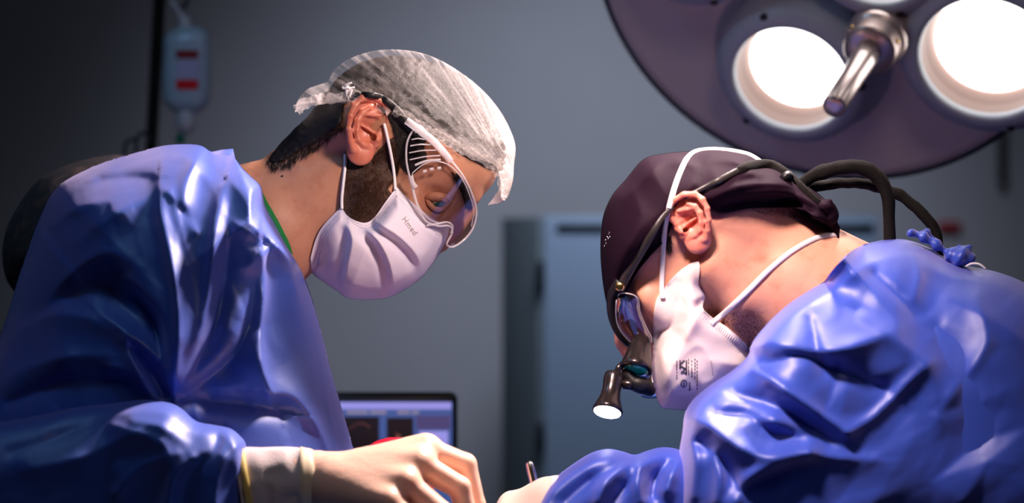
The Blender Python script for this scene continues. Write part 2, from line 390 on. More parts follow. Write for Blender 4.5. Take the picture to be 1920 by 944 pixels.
def tube(pts, rad, n=12, flat=None, cap=True, up=None):
    """swept tube; rad a number or list; flat=(width factor, depth factor) gives an oval with the depth along z"""
    P = np.asarray(pts, float); N = len(P); rad = np.interp(np.linspace(0, 1, N), np.linspace(0, 1, len(rad)), rad) if hasattr(rad, '__len__') else np.full(N, float(rad))
    V, F = [], []; fl = flat or (1, 1)
    for i in range(N):
        t = P[min(i+1, N-1)]-P[max(i-1, 0)]; t = t/max(np.linalg.norm(t), 1e-9)
        ref = np.array(up if up is not None else (0, 0, 1.0)); ref = ref if abs(ref@t) < .95 else np.array((0, 1.0, .2))
        a = np.cross(t, ref); a /= np.linalg.norm(a); b = np.cross(a, t)
        for k in range(n):
            w_ = 2*math.pi*k/n; V.append(P[i]+rad[i]*(a*math.cos(w_)*fl[0]+b*math.sin(w_)*fl[1]))
    for i in range(N-1):
        for k in range(n): F.append([i*n+k, i*n+(k+1) % n, (i+1)*n+(k+1) % n, (i+1)*n+k])
    if cap: F.append(list(range(n))[::-1]); F.append([(N-1)*n+k for k in range(n)])
    return np.array(V), F
def lathe(prof_, origin, axis, n=40, W_=False):
    """prof_: (radius, distance along the axis) in metres"""
    ax = Vector(axis).normalized(); a = ax.orthogonal().normalized(); b = ax.cross(a); V, F = [], []
    for r, t in prof_:
        for k in range(n):
            w_ = 2*math.pi*k/n; V.append(tuple(Vector(origin)+ax*t+(a*math.cos(w_)+b*math.sin(w_))*r))
    for i in range(len(prof_)-1):
        for k in range(n): F.append([i*n+k, i*n+(k+1) % n, (i+1)*n+(k+1) % n, (i+1)*n+k])
    F.append(list(range(n))[::-1]); F.append([(len(prof_)-1)*n+k for k in range(n)])
    return np.array(V), F
def box(c, s, bev=0.004, rot=None):
    bm = bmesh.new(); bmesh.ops.create_cube(bm, size=1)
    bmesh.ops.scale(bm, vec=s, verts=bm.verts)
    if bev: bmesh.ops.bevel(bm, geom=bm.edges[:], offset=min(bev, min(s)*.45), segments=2, affect='EDGES', profile=.5)
    if rot is not None: bmesh.ops.transform(bm, matrix=rot, verts=bm.verts)
    V = np.array([tuple(v.co) for v in bm.verts])+np.array(c); bm.verts.index_update(); F = [[v.index for v in f.verts] for f in bm.faces]; bm.free(); return V, F
def bvh(*parts):
    V, F = join(*parts); return BVHTree.FromPolygons([tuple(v) for v in V], F)
def surf(tree, x, y, default=None):
    h = tree.ray_cast(Vector((x, y, -1500)), Vector((0, 0, 1)))
    return h[0].z if h[0] is not None else default
def over(tree, X, Y, Z, off):
    Z = np.array(Z, float)
    for i in range(len(X)):
        s = surf(tree, X[i], Y[i])
        if s is not None: Z[i] = min(Z[i], s-off)
    return Z
def smooth1(a, n=3):
    a = np.array(a, float)
    for _ in range(n): a[1:-1] = (a[:-2]+2*a[1:-1]+a[2:])/4
    return a
def lay(tree, pts, off, default, n=8, sm=3):
    c = catmull(pts, n); z = [surf(tree, p[0], p[1]) for p in c]; z = [default if q is None else q for q in z]
    z = smooth1(z, sm)-off; return np.stack([c[:, 0], c[:, 1], z], 1)
def wob(p): return noise.noise(Vector(p))

# ------------------------------------------------------------------ room
def quad(name, a, b, c, d, m):
    return tag(build(name, [a, b, c, d], [[0, 1, 2, 3]], m, smooth=False), kind='structure')
X0, X1, Y0, Y1, ZC = -2.6, 2.9, -1.6, 4.5, 2.9
quad('floor', (X0, Y0, 0), (X1, Y0, 0), (X1, Y1, 0), (X0, Y1, 0), M['floor'])
quad('ceiling', (X0, Y0, ZC), (X0, Y1, ZC), (X1, Y1, ZC), (X1, Y0, ZC), M['ceiling'])
quad('wall_back', (X0, Y1, 0), (X1, Y1, 0), (X1, Y1, ZC), (X0, Y1, ZC), M['wall'])
quad('wall_left', (X0, Y0, 0), (X0, Y1, 0), (X0, Y1, ZC), (X0, Y0, ZC), M['wall_dark'])
quad('wall_right', (X1, Y0, 0), (X1, Y0, ZC), (X1, Y1, ZC), (X1, Y1, 0), M['wall_dark'])
quad('wall_front', (X0, Y0, 0), (X0, Y0, ZC), (X1, Y0, ZC), (X1, Y0, 0), M['wall_dark'])
tag(build('baseboard_back', *box(((X0+X1)/2, Y1-.012, .05), (X1-X0-.02, .02, .1)), M['dark_metal']), kind='structure')

# ------------------------------------------------------------------ cabinet behind
def cabinet():
    D = 3.7; k = D/4000
    xl, xm, xr = (1018-960)*k, (1018-960)*k, (1648-960)*k; zt = CAMZ-(401-472)*k
    cx, wd = (xm+xr)/2, xr-xm; dep = .42
    r = root('cabinet', (cx, D+dep/2, 0), 'tall blue-grey storage cabinet standing against the rear wall between the surgeons', 'cabinet')
    # the cabinet stands a little turned, so that its darker side shows
    R = Matrix.Rotation(math.radians(0), 4, 'Z')
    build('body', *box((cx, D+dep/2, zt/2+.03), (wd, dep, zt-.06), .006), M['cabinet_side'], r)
    build('base', *box((cx, D+dep/2, .03), (wd-.04, dep-.04, .06), .003), M['dark_metal'], r)
    dr = build('door', *box((cx, D-.010, zt/2+.03), (wd-.004, .018, zt-.07), .004), M['cabinet'], r)
    build('handle', *tube([(xr-.05, D-.03, .9), (xr-.05, D-.045, .92), (xr-.05, D-.045, 1.04), (xr-.05, D-.03, 1.06)], .005, 10), M['chrome'], dr)
    for (a, b) in ((1043, 1135), (1560, 1635)):
        x0, x1 = (a-960)*k, (b-960)*k
        build('vent_slot', *box(((x0+x1)/2, D-.021, CAMZ-(427-472)*k), (x1-x0, .006, .012), .002), M['dark_metal'], dr)
    # side board standing open on its hinges, seen edge-on and darker
    xa = (948-960)*k
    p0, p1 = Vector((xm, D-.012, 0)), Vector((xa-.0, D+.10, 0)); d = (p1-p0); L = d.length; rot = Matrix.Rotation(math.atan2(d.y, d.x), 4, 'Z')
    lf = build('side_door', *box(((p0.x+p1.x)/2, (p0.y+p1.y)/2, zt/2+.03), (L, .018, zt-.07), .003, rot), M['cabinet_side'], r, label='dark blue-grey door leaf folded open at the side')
    for y in (513, 815):
        build('hinge', *box(((1014-960)*k, D-.024, CAMZ-(y-472)*k), (.014, .022, .045), .003), M['dark_metal'], lf)
cabinet()
# ------------------------------------------------------------------ fittings on the rear wall at the right
k = 4.48/4000
c = at(1781, 425, 4.48)
o = build('wall_sign', *box((c.x, 4.49, c.z), (.05, .012, .022), .003), M['red_dark'], org=c); tag(o, 'small dark red plate on the rear wall behind the cables', 'sign')
c = at(1881, 350, 4.48)
o = build('wall_conduit', *tube([(c.x, 4.485, c.z+.40), (c.x, 4.485, c.z)], .010, 10), M['dark_metal'], org=c); tag(o, 'thin dark vertical pipe on the rear wall below the lamp', 'pipe')

# ------------------------------------------------------------------ surgical lamp
def lamp():
    D0 = 2.33; kk = D0/4000; C = at(1555, -60, D0)
    tilt = math.radians(41); n = Vector((-.53*math.sin(tilt), -math.cos(tilt), -.85*math.sin(tilt))).normalized()
    A = Vector((.85, 0, -.53)).normalized(); B = n.cross(A).normalized()
    if B.z > 0: B = -B
    r = root('surgical_lamp', tuple(C-n*.14), 'large round grey operating lamp head with glowing lenses hanging at the top of the room', 'lamp')
    R = 462*kk
    def P(a, b, t=0): return C+A*(a*kk)+B*(b*kk)+n*t
    build('housing', *lathe([(.01, -.13), (R*.35, -.125), (R*.7, -.095), (R*.93, -.045), (R*.99, -.012), (R*1.0, -.004), (R*.985, .004), (R*.95, .002), (R*.85, -.004), (R*.6, -.010), (.01, -.012)], C, n, 96), M['lamp'], r)
    build('rim', *lathe([(R*.985, -.018), (R*1.012, -.014), (R*1.016, -.002), (R*1.004, .006), (R*.985, .004)], C, n, 96), M['lamp_rim'], r, label='dark rubber rim band')
    lens = [(54, 206, 152, 110), (326, -57, 168, 122), (48, -126, 146, 106), (-252, 64, 148, 106), (-232, -228, 140, 104), (50, -370, 125, 96), (300, -330, 110, 84)]
    for i, (a, b, ro, ri) in enumerate(lens):
        o = P(a, b, .030); ro *= kk; ri *= kk
        # ring stands out like a shallow torus with a bevelled inside
        g = build('lens_ring', *lathe([(ri, -.012), (ri*1.0, .012), (ri*1.03, .017), (ri*1.10, .018), (ro*.9, .014), (ro*.97, .007), (ro*1.02, -.006), (ro*1.06, -.018), (ro*1.10, -.032), (ro*1.2, -.044), (ro*1.3, -.050)], o, n, 72), M['lamp_ring'], r)
        # open bowl
        V, F = lathe([(ri*1.005, .012), (ri*.985, -.004), (ri*.965, -.010), (ri*.95, -.012), (ri*.93, -.024), (ri*.88, -.032), (ri*.84, -.034)], o, n, 72); F = F[:-2]
        build('reflector', V, F, M['reflector'], g)
        V, F = lathe([(.002, -.021), (ri*.5, -.0212), (ri*.875, -.0225), (ri*.875, -.034)], o, n, 64)
        build('diffuser', V, F, M['lamp_light'], g, label='glowing white lens glass')
        for an in ((40, 150, 262) if i else (100, 218, 330)):
            q = math.radians(an); s = o+(A*math.cos(q)+B*math.sin(q))*ro*.9+n*.0125
            build('screw', *lathe([(.0048, -.002), (.0048, .0014), (.0036, .0026), (.001, .0026)], s, n, 12), M['gunmetal'], g)
    # remove the ring faces that lathe() closes over the opening
    for ob in [q for q in r.children if q.name.startswith(('lens_ring', 'rim'))]:
        bm = bmesh.new(); bm.from_mesh(ob.data); bmesh.ops.delete(bm, geom=[f for f in bm.faces if len(f.verts) > 10], context='FACES_ONLY'); bm.to_mesh(ob.data); bm.free()
    # centre hub and grip
    h = at(1640, 78, D0-.035)
    axis = (at(1571, 189, D0-.035-.10)-h).normalized()
    hb = build('hub', *lathe([(.034, -.06), (.034, -.004), (.0315, .0), (.029, .002), (.029, .02), (.027, .023), (.012, .023)], h, axis, 48), M['handle'], r)
    build('handle', *lathe([(.0145, .015), (.0135, .05), (.0125, .085), (.0125, .146), (.0115, .1485), (.004, .1485)], h, axis, 40), M['handle'], r, label='pale metal grip pointing down to the table')
    for an in (30, 150, 270):
        q = math.radians(an); o_ = axis.orthogonal().normalized(); b_ = axis.cross(o_)
        d = o_*math.cos(q)+b_*math.sin(q)
        build('set_screw', *lathe([(.003, 0), (.003, .0025), (.001, .003)], h+axis*.011+d*.0285, d, 10), M['gold'], hb)
    bk = C-n*.13
    T_ = [tuple(bk), tuple(bk-n*.05), tuple(bk-n*.09+Vector((.05, .05, .06))), tuple(bk+Vector((.25, .3, .25))), (C.x+.5, C.y+.5, 2.45), (C.x+.5, C.y+.5, ZC-.01)]
    build('suspension_arm', *tube(catmull(T_, 6), .025, 16), M['lamp'], r)
lamp()

# ------------------------------------------------------------------ IV pole and bag
def iv():
    D = 2.75; k = D/4000
    top, bot = at(308, -160, D+.06), at(283, 290, D+.06); d = (top-bot).normalized(); fl = bot-d*(bot.z-.06)/d.z
    r = root('iv_pole', (fl.x, fl.y, 0), 'dark upright metal infusion pole behind the left surgeon', 'pole')
    build('pole', *tube([tuple(fl), tuple(top)], .0082, 20), M['pole'], r)
    hk = [top, top+Vector((.03, 0, .02)), at(345, -40, D)+Vector((0, 0, .05)), at(345, 2, D), at(333, 14, D)]
    build('hook', *tube(catmull([tuple(top), tuple(at(330, -175, D)), tuple(at(350, -130, D)), tuple(at(352, -20, D)), tuple(at(345, 14, D)), tuple(at(330, 8, D))], 6), .0028, 10), M['dark_metal'], r)
    for an in range(5):
        q = an*2*math.pi/5; e = (fl.x+.28*math.cos(q), fl.y+.28*math.sin(q), .05)
        lg = build('leg', *tube([(fl.x, fl.y, .09), e], .011, 12), M['pole'], r)
        build('caster', *lathe([(.012, -.012), (.024, -.010), (.024, .010), (.012, .012)], (e[0], e[1], .025), (math.sin(q), -math.cos(q), 0), 20), M['black'], lg)
    # lower hooks beside the pole
    for (a, b, h_) in (((283, 262), (258, 258), 288), ((258, 262), (236, 270), 292)):
        build('small_hook', *tube(catmull([tuple(at(*a, D)), tuple(at((a[0]+b[0])/2, b[1]-8, D)), tuple(at(*b, D)), tuple(at(b[0]-3, h_, D))], 5), .0026, 8), M['dark_metal'], r)
    # bag
    org = at(348, 50, D)
    b = root('iv_bag', tuple(org), 'pale blue infusion bag with two red stripes hanging on the pole', 'bag')
    out = [(330, 52), (350, 47), (375, 50), (392, 62), (396, 90), (396, 150), (394, 185), (384, 203), (366, 212), (332, 211), (314, 200), (306, 185), (305, 140), (307, 95), (308, 68)]
    Ve, F = relief([('sil', out+[out[0]])], h=5, T=26, R=34, zc=0, extra=lambda X, Y: 2*vnoise(X, Y, 20, 4))
    def Wd(V): V = np.array(V); DD = D+V[:, 2]*k; return np.stack([(V[:, 0]-960)*DD/4000, DD, CAMZ-(V[:, 1]-472)*DD/4000], 1)
    bb = build('pouch', Wd(Ve), F, M['bag'], b)
    for (y0, y1, m, l) in ((94, 110, 'red_dark', 'dark red stripe'), (150, 168, 'red_label', 'bright red stripe')):
        V = []; Fq = []
        for i in range(9):
            x = 330+i*5.2; V += [(x, y0+(0 if 0 < i < 8 else 2), -28.5), (x, y1-(0 if 0 < i < 8 else 2), -28.5), (x, y0, -25), (x, y1, -25)]
        for i in range(8):
            a = i*4; Fq += [[a, a+4, a+5, a+1], [a+2, a+3, a+7, a+6], [a, a+2, a+6, a+4], [a+1, a+5, a+7, a+3]]
        build('stripe', Wd(V), Fq, M[m], bb, smooth=False, label=l)
    build('label_patch', Wd([(332, 112, -28), (372, 112, -28), (372, 149, -28), (332, 149, -28)]), [[0, 3, 2, 1]], M['bag_label'], bb, smooth=False)
    hook_loop = catmull([(322, 3, 0), (333, 16, 0), (340, 32, 0), (345, 42, 0)], 6)
    build('hanger', Wd(tube(hook_loop, [6, 4.5, 5], 12)[0]), tube(hook_loop, 4.5, 12)[1], M['white_plastic'], b)
    nk = tube(catmull([(345, 30, 0), (346, 40, 0), (347, 52, 0)], 4), [8, 11, 13], 16); build('neck', Wd(nk[0]), nk[1], M['white_plastic'], b)
    ch = tube(catmull([(348, 206, 0), (348, 216, 0), (348, 232, 0), (347, 243, 0), (344, 252, 0)], 5), [12, 19, 21, 17, 5], 20); build('port', Wd(ch[0]), ch[1], M['white_plastic'], b, label='translucent white outlet port')
    ch = tube(catmull([(372, 196, 0), (374, 204, 0), (372, 212, 0)], 4), [10, 10, 6], 14); build('port', Wd(ch[0]), ch[1], M['white_plastic'], b)
    gc = tube(catmull([(338, 250, 0), (338, 256, 0), (338, 264, 0), (338, 270, 0)], 4), [5, 9, 9, 5], 16); build('connector', Wd(gc[0]), gc[1], M['green'], b, label='green connector')
    tb = tube(catmull([(338, 268, 0), (336, 330, 0), (345, 450, 10), (330, 620, 10)], 8), 2.5, 8); build('tubing', Wd(tb[0]), tb[1], M['white_plastic'], b)
iv()

# ------------------------------------------------------------------ monitor on its trolley
def monitor():
    D = 2.42; k = D/4000
    c = at(690, 880, D); zb = CAMZ-(1010-472)*k
    t = root('trolley', (c.x, D+.05, 0), 'grey equipment trolley under the computer screen behind the table', 'trolley')
    build('top', *box((c.x, D+.05, zb-.015), (.5, .36, .03), .006), M['cabinet'], t)
    build('shelf', *box((c.x, D+.05, .35), (.46, .32, .02), .006), M['cabinet'], t)
    for sx in (-1, 1):
        for sy in (-1, 1):
            p = build('post', *box((c.x+sx*.22, D+.05+sy*.15, (zb-.03+.05)/2), (.025, .025, zb-.08), .004), M['dark_metal'], t)
            build('caster', *lathe([(.012, -.01), (.025, -.008), (.025, .008), (.012, .01)], (c.x+sx*.22, D+.05+sy*.15, .025), (1, 0, 0), 20), M['black'], p)
    x0, x1, y0, y1 = (520-960)*k, (857-960)*k, CAMZ-(737-472)*k, CAMZ-(985-472)*k
    r = root('computer_screen', ((x0+x1)/2, D+.01, zb), 'black-framed computer screen showing scan images beside the gloved hand', 'screen')
    build('bezel', *box(((x0+x1)/2, D+.010, (y0+y1)/2), (x1-x0, .018, y0-y1), .007), M['screen_body'], r)
    build('foot', *box(((x0+x1)/2, D+.02, zb+.006), (.2, .14, .012), .005), M['screen_body'], r)
    build('neck', *box(((x0+x1)/2, D+.026, (y1+zb)/2+.012), (.04, .015, y1-zb+.02), .005), M['screen_body'], r)
    s = None
    def rect(n, a, b, c_, d, m, lay_, par, lab=None):
        X0_, X1_ = (a-960)*k, (c_-960)*k; Z0, Z1 = CAMZ-(b-472)*k, CAMZ-(d-472)*k
        return build(n, *box(((X0_+X1_)/2, D+.0010-lay_*.0008, (Z0+Z1)/2), (X1_-X0_, .0012, Z0-Z1), 0), m, par, smooth=False, label=lab)
    s = rect('display', 532, 754, 848, 965, M['screen'], 0, r, 'lit blue display')
    rect('title_bar', 532, 755, 846, 768, M['screen_bar'], 1, s, 'pale violet bar')
    for a, b in ((650, 690), (694, 724), (745, 768), (772, 785)): rect('menu_text', a, 771, b, 777, M['screen_text'], 1, s)
    rect('scan_pane', 560, 782, 711, 870, M['screen_black'], 1, s); rect('scan_pane', 725, 784, 775, 870, M['screen_black'], 1, s)
    rect('side_pane', 780, 780, 845, 806, M['screen_grey'], 1, s); rect('side_pane', 786, 809, 840, 850, M['screen_bar'], 1, s, 'pale violet pane')
    for pts, rr in (([(655, 806), (668, 796), (682, 795), (694, 803)], 3.5), ([(741, 812), (747, 818), (745, 830)], 4)):
        q = [tuple(at(a, b, D-.002)) for a, b in pts]
        build('scan_image', *tube(catmull(q, 5), rr*k, 8, (1, .1)), M['screen_scan'], s)
monitor()

# ------------------------------------------------------------------ ear builder (building space)
def ear(cx, cy, zs, up, back, sc_=2.0, h=1.05, turn=0.0, wide=1.0):
    G = grid((-26, -40, -12), (28, 44, 24), h/sc_)   # (back, up, out) in mm
    hel = [(-7, 1, 3), (-12, 7, 5), (-14.5, 16, 7), (-12, 25, 8), (-5, 31.5, 9), (4, 33, 10), (12, 29, 11), (16.5, 20, 12), (17, 9, 12.5), (14.5, -3, 12), (10, -13, 10), (5, -20, 8)]
    f = ell(G, (1, 5, 3), (14.5, 27, 4.2)); f = smin(f, ell(G, (-1, 0, -2), (13, 20, 8)), 4)
    f = smin(f, chain(G, hel, [1.8, 2.4, 2.7, 2.8, 3, 3.1, 3.1, 3, 2.8, 2.6, 2.5, 3], 1.5), 2.2)
    f = smin(f, ell(G, (-2.5, -22, 5.5), (8.2, 9.2, 3.6)), 5)
    f = smax(f, -ell(G, (-1.5, 1.5, 8), (8.5, 11.5, 8.0)), 2.2)          # concha
    f = smax(f, -ell(G, (-3, 11, 8), (7, 5, 5)), 2)
    f = smin(f, chain(G, [(2, 24, 7), (8, 17, 8), (10, 8, 9), (8.5, -2, 9), (4, -9.5, 8.5), (-1, -12.5, 8)], [1.8, 2.3, 2.7, 2.8, 2.6, 2.6], 1.5), 2.2)
    f = smin(f, chain(G, [(8, 15, 8), (1, 17, 6.5), (-6, 19, 6)], [2.3, 1.9, 1.6], 1.5), 2)
    f = smax(f, -ell(G, (-3, 24, 9.5), (6, 3.6, 4.2)), 1.6)               # triangular fossa
    f = smax(f, -chain(G, [(5, 28, 11.5), (11, 23, 12.5), (13.2, 12, 13.2), (11.8, 1, 12.5), (8, -8, 11)], [1.3, 1.8, 1.9, 1.7, 1.0]), 1.2)
    f = smin(f, chain(G, [(-12, 2, 4), (-9.5, -3, 7.5), (-11, -8, 5)], [3.2, 3.2, 3], 1.5), 2.5)   # tragus
    f = smin(f, chain(G, [(-4, -12.5, 6.5), (-8, -13, 5)], [2.6, 2], 1.5), 2)
    f = smax(f, -cone(G, (-6.5, -3, 8), (-9.5, -2, -6), 3.2, 2.2), 1.2)
    f = smin(f, chain(G, [(-7, 1.5, 3.5), (-1, 3.5, 3), (5, 4.5, 3.6)], [1.7, 1.5, 1.2], 1.5), 2)
    V, F = nets(f, (-26, -40, -12), h/sc_)
    up = np.array(up, float); up /= np.linalg.norm(up); back = np.array(back, float); back -= up*(back@up); back /= np.linalg.norm(back)
    out = np.array((0, 0, -1.0)); b3 = np.array((back[0], back[1], 0)); u3 = np.array((up[0], up[1], 0))
    b3 = b3*math.cos(turn)+out*math.sin(turn); o3 = np.array((0, 0, -1.0))*math.cos(turn)-np.array((back[0], back[1], 0))*math.sin(turn)
    P = np.array((cx, cy, zs))+sc_*(V[:, :1]*wide*b3+V[:, 1:2]*u3+V[:, 2:3]*o3)
    if np.dot(np.cross(b3, u3), o3) < 0: F = [q[::-1] for q in F]
    return P, F
def body_low(zc, neck, hip, knee, foot, sh, arm_n):
    """coarse trunk, legs and the upper arms, hidden below the gown"""
    G = grid((min(hip[0], neck[0], foot[0])-260, 380, zc-330), (max(hip[0], neck[0], foot[0])+260, 3190, zc+330), 14)
    f = cone(G, neck, (hip[0], hip[1]-300, zc), 120, 165, 1.25); f = smin(f, cone(G, (hip[0], hip[1]-300, zc), (hip[0], hip[1], zc), 165, 170, 1.2), 60)
    for s in (-1, 1):
        f = smin(f, cone(G, (hip[0], hip[1], zc+s*95), (knee[0], knee[1], zc+s*105), 120, 85), 40)
        f = smin(f, cone(G, (knee[0], knee[1], zc+s*105), (foot[0], foot[1], zc+s*110), 80, 48), 30)
        f = smin(f, cone(G, (foot[0]-20, 3140, zc+s*110), (foot[0]+150*(1 if foot[2] > 0 else -1), 3150, zc+s*115), 36, 26), 25)
    V, F = nets(f, (min(hip[0], neck[0], foot[0])-260, 380, zc-330), 14); return V, F
def tri_quads(F): return F

# ------------------------------------------------------------------ person at the left
def person_left():
    lo, hi, h = (380, 60, -210), (990, 640, 210), 3.2
    G = grid(lo, hi, h)
    f = ell(G, (774, 243, 0), (170, 128, 136), math.radians(21))
    f = smin(f, ell(G, (848, 300, 0), (84, 76, 112), math.radians(50)), 30)
    f = smin(f, ell(G, (775, 375, 0), (112, 100, 108), math.radians(-42)), 34)
    f = smin(f, ell(G, (755, 440, 0), (78, 70, 70), math.radians(-42)), 30)
    for s in (-1, 1):
        f = smin(f, chain(G, [(700, 360, s*92), (655, 430, s*82), (668, 500, s*38), (690, 515, s*8)], [42, 34, 32, 32], 20), 30)
        f = smin(f, cone(G, (770, 385, s*86), (800, 410, s*72), 26, 24), 22)
        f = smin(f, cone(G, (862, 330, s*84), (886, 368, s*40), 14, 14), 16)
        f = smax(f, -ell(G, (822, 380, s*108), (34, 25, 22), math.radians(35)), 12)
        pass
    f = smin(f, chain(G, [(882, 395, 0), (856, 424, 0), (826, 452, 0)], [13, 15, 19], 8), 12)
    f = smin(f, chain(G, [(690, 300, 0), (600, 365, 0), (480, 435, 0), (385, 520, 0)], [88, 98, 122, 175], 30), 40)
    f = smin(f, cone(G, (640, 330, -70), (520, 470, -45), 34, 40), 30)      # neck muscle towards the collar
    f = smin(f, cone(G, (640, 330, 70), (520, 470, 45), 34, 40), 30)
    f = smin(f, cone(G, (640, 245, 0), (532, 306, 0), 62, 28, 1.8), 20)
    hv = nets(f, lo, h); Fh = f
    eL = ear(683, 246, -120, (.33, -.94), (-.94, -.33), 1.98, turn=.25, wide=1.22); eR = mirror_z(*eL, 0)
    low = body_low(0, (400, 520, 0), (180, 1500, 0), (260, 2300, 0), (150, 3110, 1), None, None)
    V, F = join(hv, eL, eR, low); nh, ne = len(hv[1]), len(eL[1])
    W0 = W([(180, 3172, 0)])[0]; org = (float(W0[0]), float(W0[1]), 0)
    Vw = W(V); Vw[:, 2] = np.maximum(Vw[:, 2], .002)
    body = build('person', Vw, F, [M['skin_l'], M['ear'], M['scrub']], org=org)
    mi = np.zeros(len(F), int); mi[nh:nh+2*ne] = 1; mi[nh+2*ne:] = 2; body.data.polygons.foreach_set('material_index', mi)
    tag(body, 'person in blue gown, white see-through hair cap and clear goggles, head bent, gloved hands working', 'person')
    tree = bvh(hv)
    # eye, lids and brow behind the visor
    for s in (-1, 1):
        ez = s*76
        e = tube([(0, 0, 0), (0, 0, 1)], 1)
        U = np.linspace(0, math.pi, 17); Th = np.linspace(0, 2*math.pi, 33)[:-1]
        dirv = np.array((.16, .78, s*.66)); dirv /= np.linalg.norm(dirv); a = np.cross(dirv, (0, 1, 0)); a /= np.linalg.norm(a); b = np.cross(dirv, a)
        V_, F_ = [], []
        for u in U:
            for t in Th: V_.append(np.array((820, 378, ez))+19*(dirv*math.cos(u)+(a*math.cos(t)+b*math.sin(t))*math.sin(u)))
        for i in range(16):
            for j in range(32): F_.append([i*32+j, (i+1)*32+j, (i+1)*32+(j+1) % 32, i*32+(j+1) % 32])
        ey = build('eye', W(V_), F_, [M['eye_white'], M['iris'], M['black']], body)
        ey.data.polygons.foreach_set('material_index', [2 if i < 2 else 1 if i < 4 else 0 for i in range(16) for j in range(32)])
    for s in (-1, 1):
        up = catmull([(798, 371, s*92), (808, 369, s*97), (820, 369, s*98), (833, 371, s*94), (842, 378, s*86)], 6)
        dn = catmull([(798, 369, s*92), (806, 384, s*97), (818, 393, s*96), (832, 391, s*92), (842, 378, s*86)], 6)
        build('eyelid', W(tube(up, [5, 8, 9, 8, 5], 10)[0]), tube(up, 5, 10)[1], M['skin_l'], body)
        build('eyelid', W(tube(dn, [4, 5, 5.5, 5, 4], 10)[0]), tube(dn, 4, 10)[1], M['skin_l'], body)
    def strands(polys, n, ln, dirf, m, name, wd=.8, lift=2.0, seed=1, root_mesh=None):
        r = np.random.default_rng(seed); V_, F_ = [], []
        for (poly, cnt) in polys:
            P = np.array(poly, float); got = 0
            while got < cnt:
                x, y = r.uniform(P[:, 0].min(), P[:, 0].max()), r.uniform(P[:, 1].min(), P[:, 1].max())
                if not inside(np.array([x]), np.array([y]), P)[0]: continue
                got += 1; z = surf(tree, x, y)
                if z is None: continue
                d = np.array(dirf(x, y))+r.normal(0, .28, 2); d /= np.linalg.norm(d); L = ln*r.uniform(.5, 1.2); px_ = np.array((-d[1], d[0]))*wd
                pts = []
                for q in (0, .5, 1):
                    xx, yy = x+d[0]*L*q, y+d[1]*L*q; zz = surf(tree, xx, yy, z) - lift*(.4+1.2*q); wq = (1-q*.9); pts.append([(xx-px_[0]*wq, yy-px_[1]*wq, zz), (xx+px_[0]*wq, yy+px_[1]*wq, zz-.4)])
                b_ = len(V_)
                for a_ in pts: V_ += a_
                F_ += [[b_, b_+1, b_+3, b_+2], [b_+2, b_+3, b_+5, b_+4]]
        return build(name, W(V_), F_, m, root_mesh or body)
    # hair under the cap, nape hair and beard: shells over the head inside their outlines
    X2, Y2 = G[0][:, 0, 0][:, None]*np.ones((1, G[1].shape[1])), G[1][0, :, 0][None, :]*np.ones((G[0].shape[0], 1))
    def shell(poly, off, wobble=1.5, k=6, sd=3):
        P2 = poly_sd(X2, Y2, catmull(poly, 4, True)); n_ = (vnoise(X2, Y2, 7, sd)-.5)*2*wobble
        g = smax(Fh-off-n_[:, :, None], P2[:, :, None].astype(np.float32)+n_[:, :, None], k); g = np.maximum(g, -(Fh+9)); return nets(g, lo, h)
    scalp = [(560, 215), (600, 120), (700, 70), (830, 70), (930, 150), (965, 250), (945, 322), (880, 300), (820, 262), (795, 268), (800, 300), (770, 330), (745, 300), (735, 240), (712, 205), (690, 190), (650, 192), (640, 230), (600, 262), (560, 284), (526, 303), (503, 303), (516, 280), (535, 252)]
    hr = shell(scalp, 4); hair = build('hair', W(hr[0]), hr[1], M['hair'], body, label='short black hair under the cap and down the nape')
    nape = cone(G, (655, 210, 0), (520, 292, 0), 45, 24, 2.2)
    beard_p = [(652, 300), (700, 292), (728, 262), (752, 262), (748, 320), (728, 352), (735, 370), (705, 420), (680, 470), (640, 480), (635, 400)]
    br = shell(beard_p, 2.8, 1.2, 5, 8); beard = build('beard', W(br[0]), br[1], M['stubble'], body, label='short dark brown beard')
    strands([(beard_p[:8]+[(660, 420), (648, 340)], 5200)], 0, 10, lambda x, y: (-.15, 1), M['strand'], 'beard_hair', .55, 3.0, 2, beard)
    strands([([(740, 225), (800, 262), (790, 300), (752, 300)], 700)], 0, 12, lambda x, y: (-.5, .8), M['hair'], 'sideburn', .7, 4.0, 3)
    strands([([(846, 322), (860, 326), (882, 352), (884, 388), (874, 388), (866, 360)], 420)], 0, 12, lambda x, y: (.25, 1), M['hair'], 'eyebrow', .8, 3.0, 4)
    strands([([(500, 302), (560, 270), (640, 222), (644, 240), (600, 275), (540, 312), (508, 318)], 900)], 0, 12, lambda x, y: (-.2, 1), M['hair'], 'nape_hair', .35, 2.0, 5)
    mo = tube([(529, 331, surf(tree, 529, 331)-1.0), (529, 331, surf(tree, 529, 331)+2)], 2.3, 10); build('mole', W(mo[0]), mo[1], M['hair'], body)
    tree2 = bvh(hv, hr)
    # ---- bouffant cap
    cap_out = [(952, 372), (962, 340), (964, 310), (966, 270), (945, 220), (912, 176), (870, 140), (820, 110), (770, 95), (710, 94), (660, 108), (628, 130), (615, 152), (600, 158), (575, 168), (557, 190), (553, 214)]
    cap_rim = [(553, 214), (570, 204), (600, 195), (640, 193), (662, 188), (700, 182), (722, 196), (742, 212), (768, 224), (800, 246), (834, 262), (860, 278), (900, 296), (930, 316), (938, 345), (925, 372), (915, 385)]
    cap_rim = [(x, y+3*math.sin(x*.35)) for x, y in cap_rim]
    def ang_r(X, Y):
        dx, dy = X-972, Y-345; return np.arctan2(dy, dx), np.hypot(dx, dy)
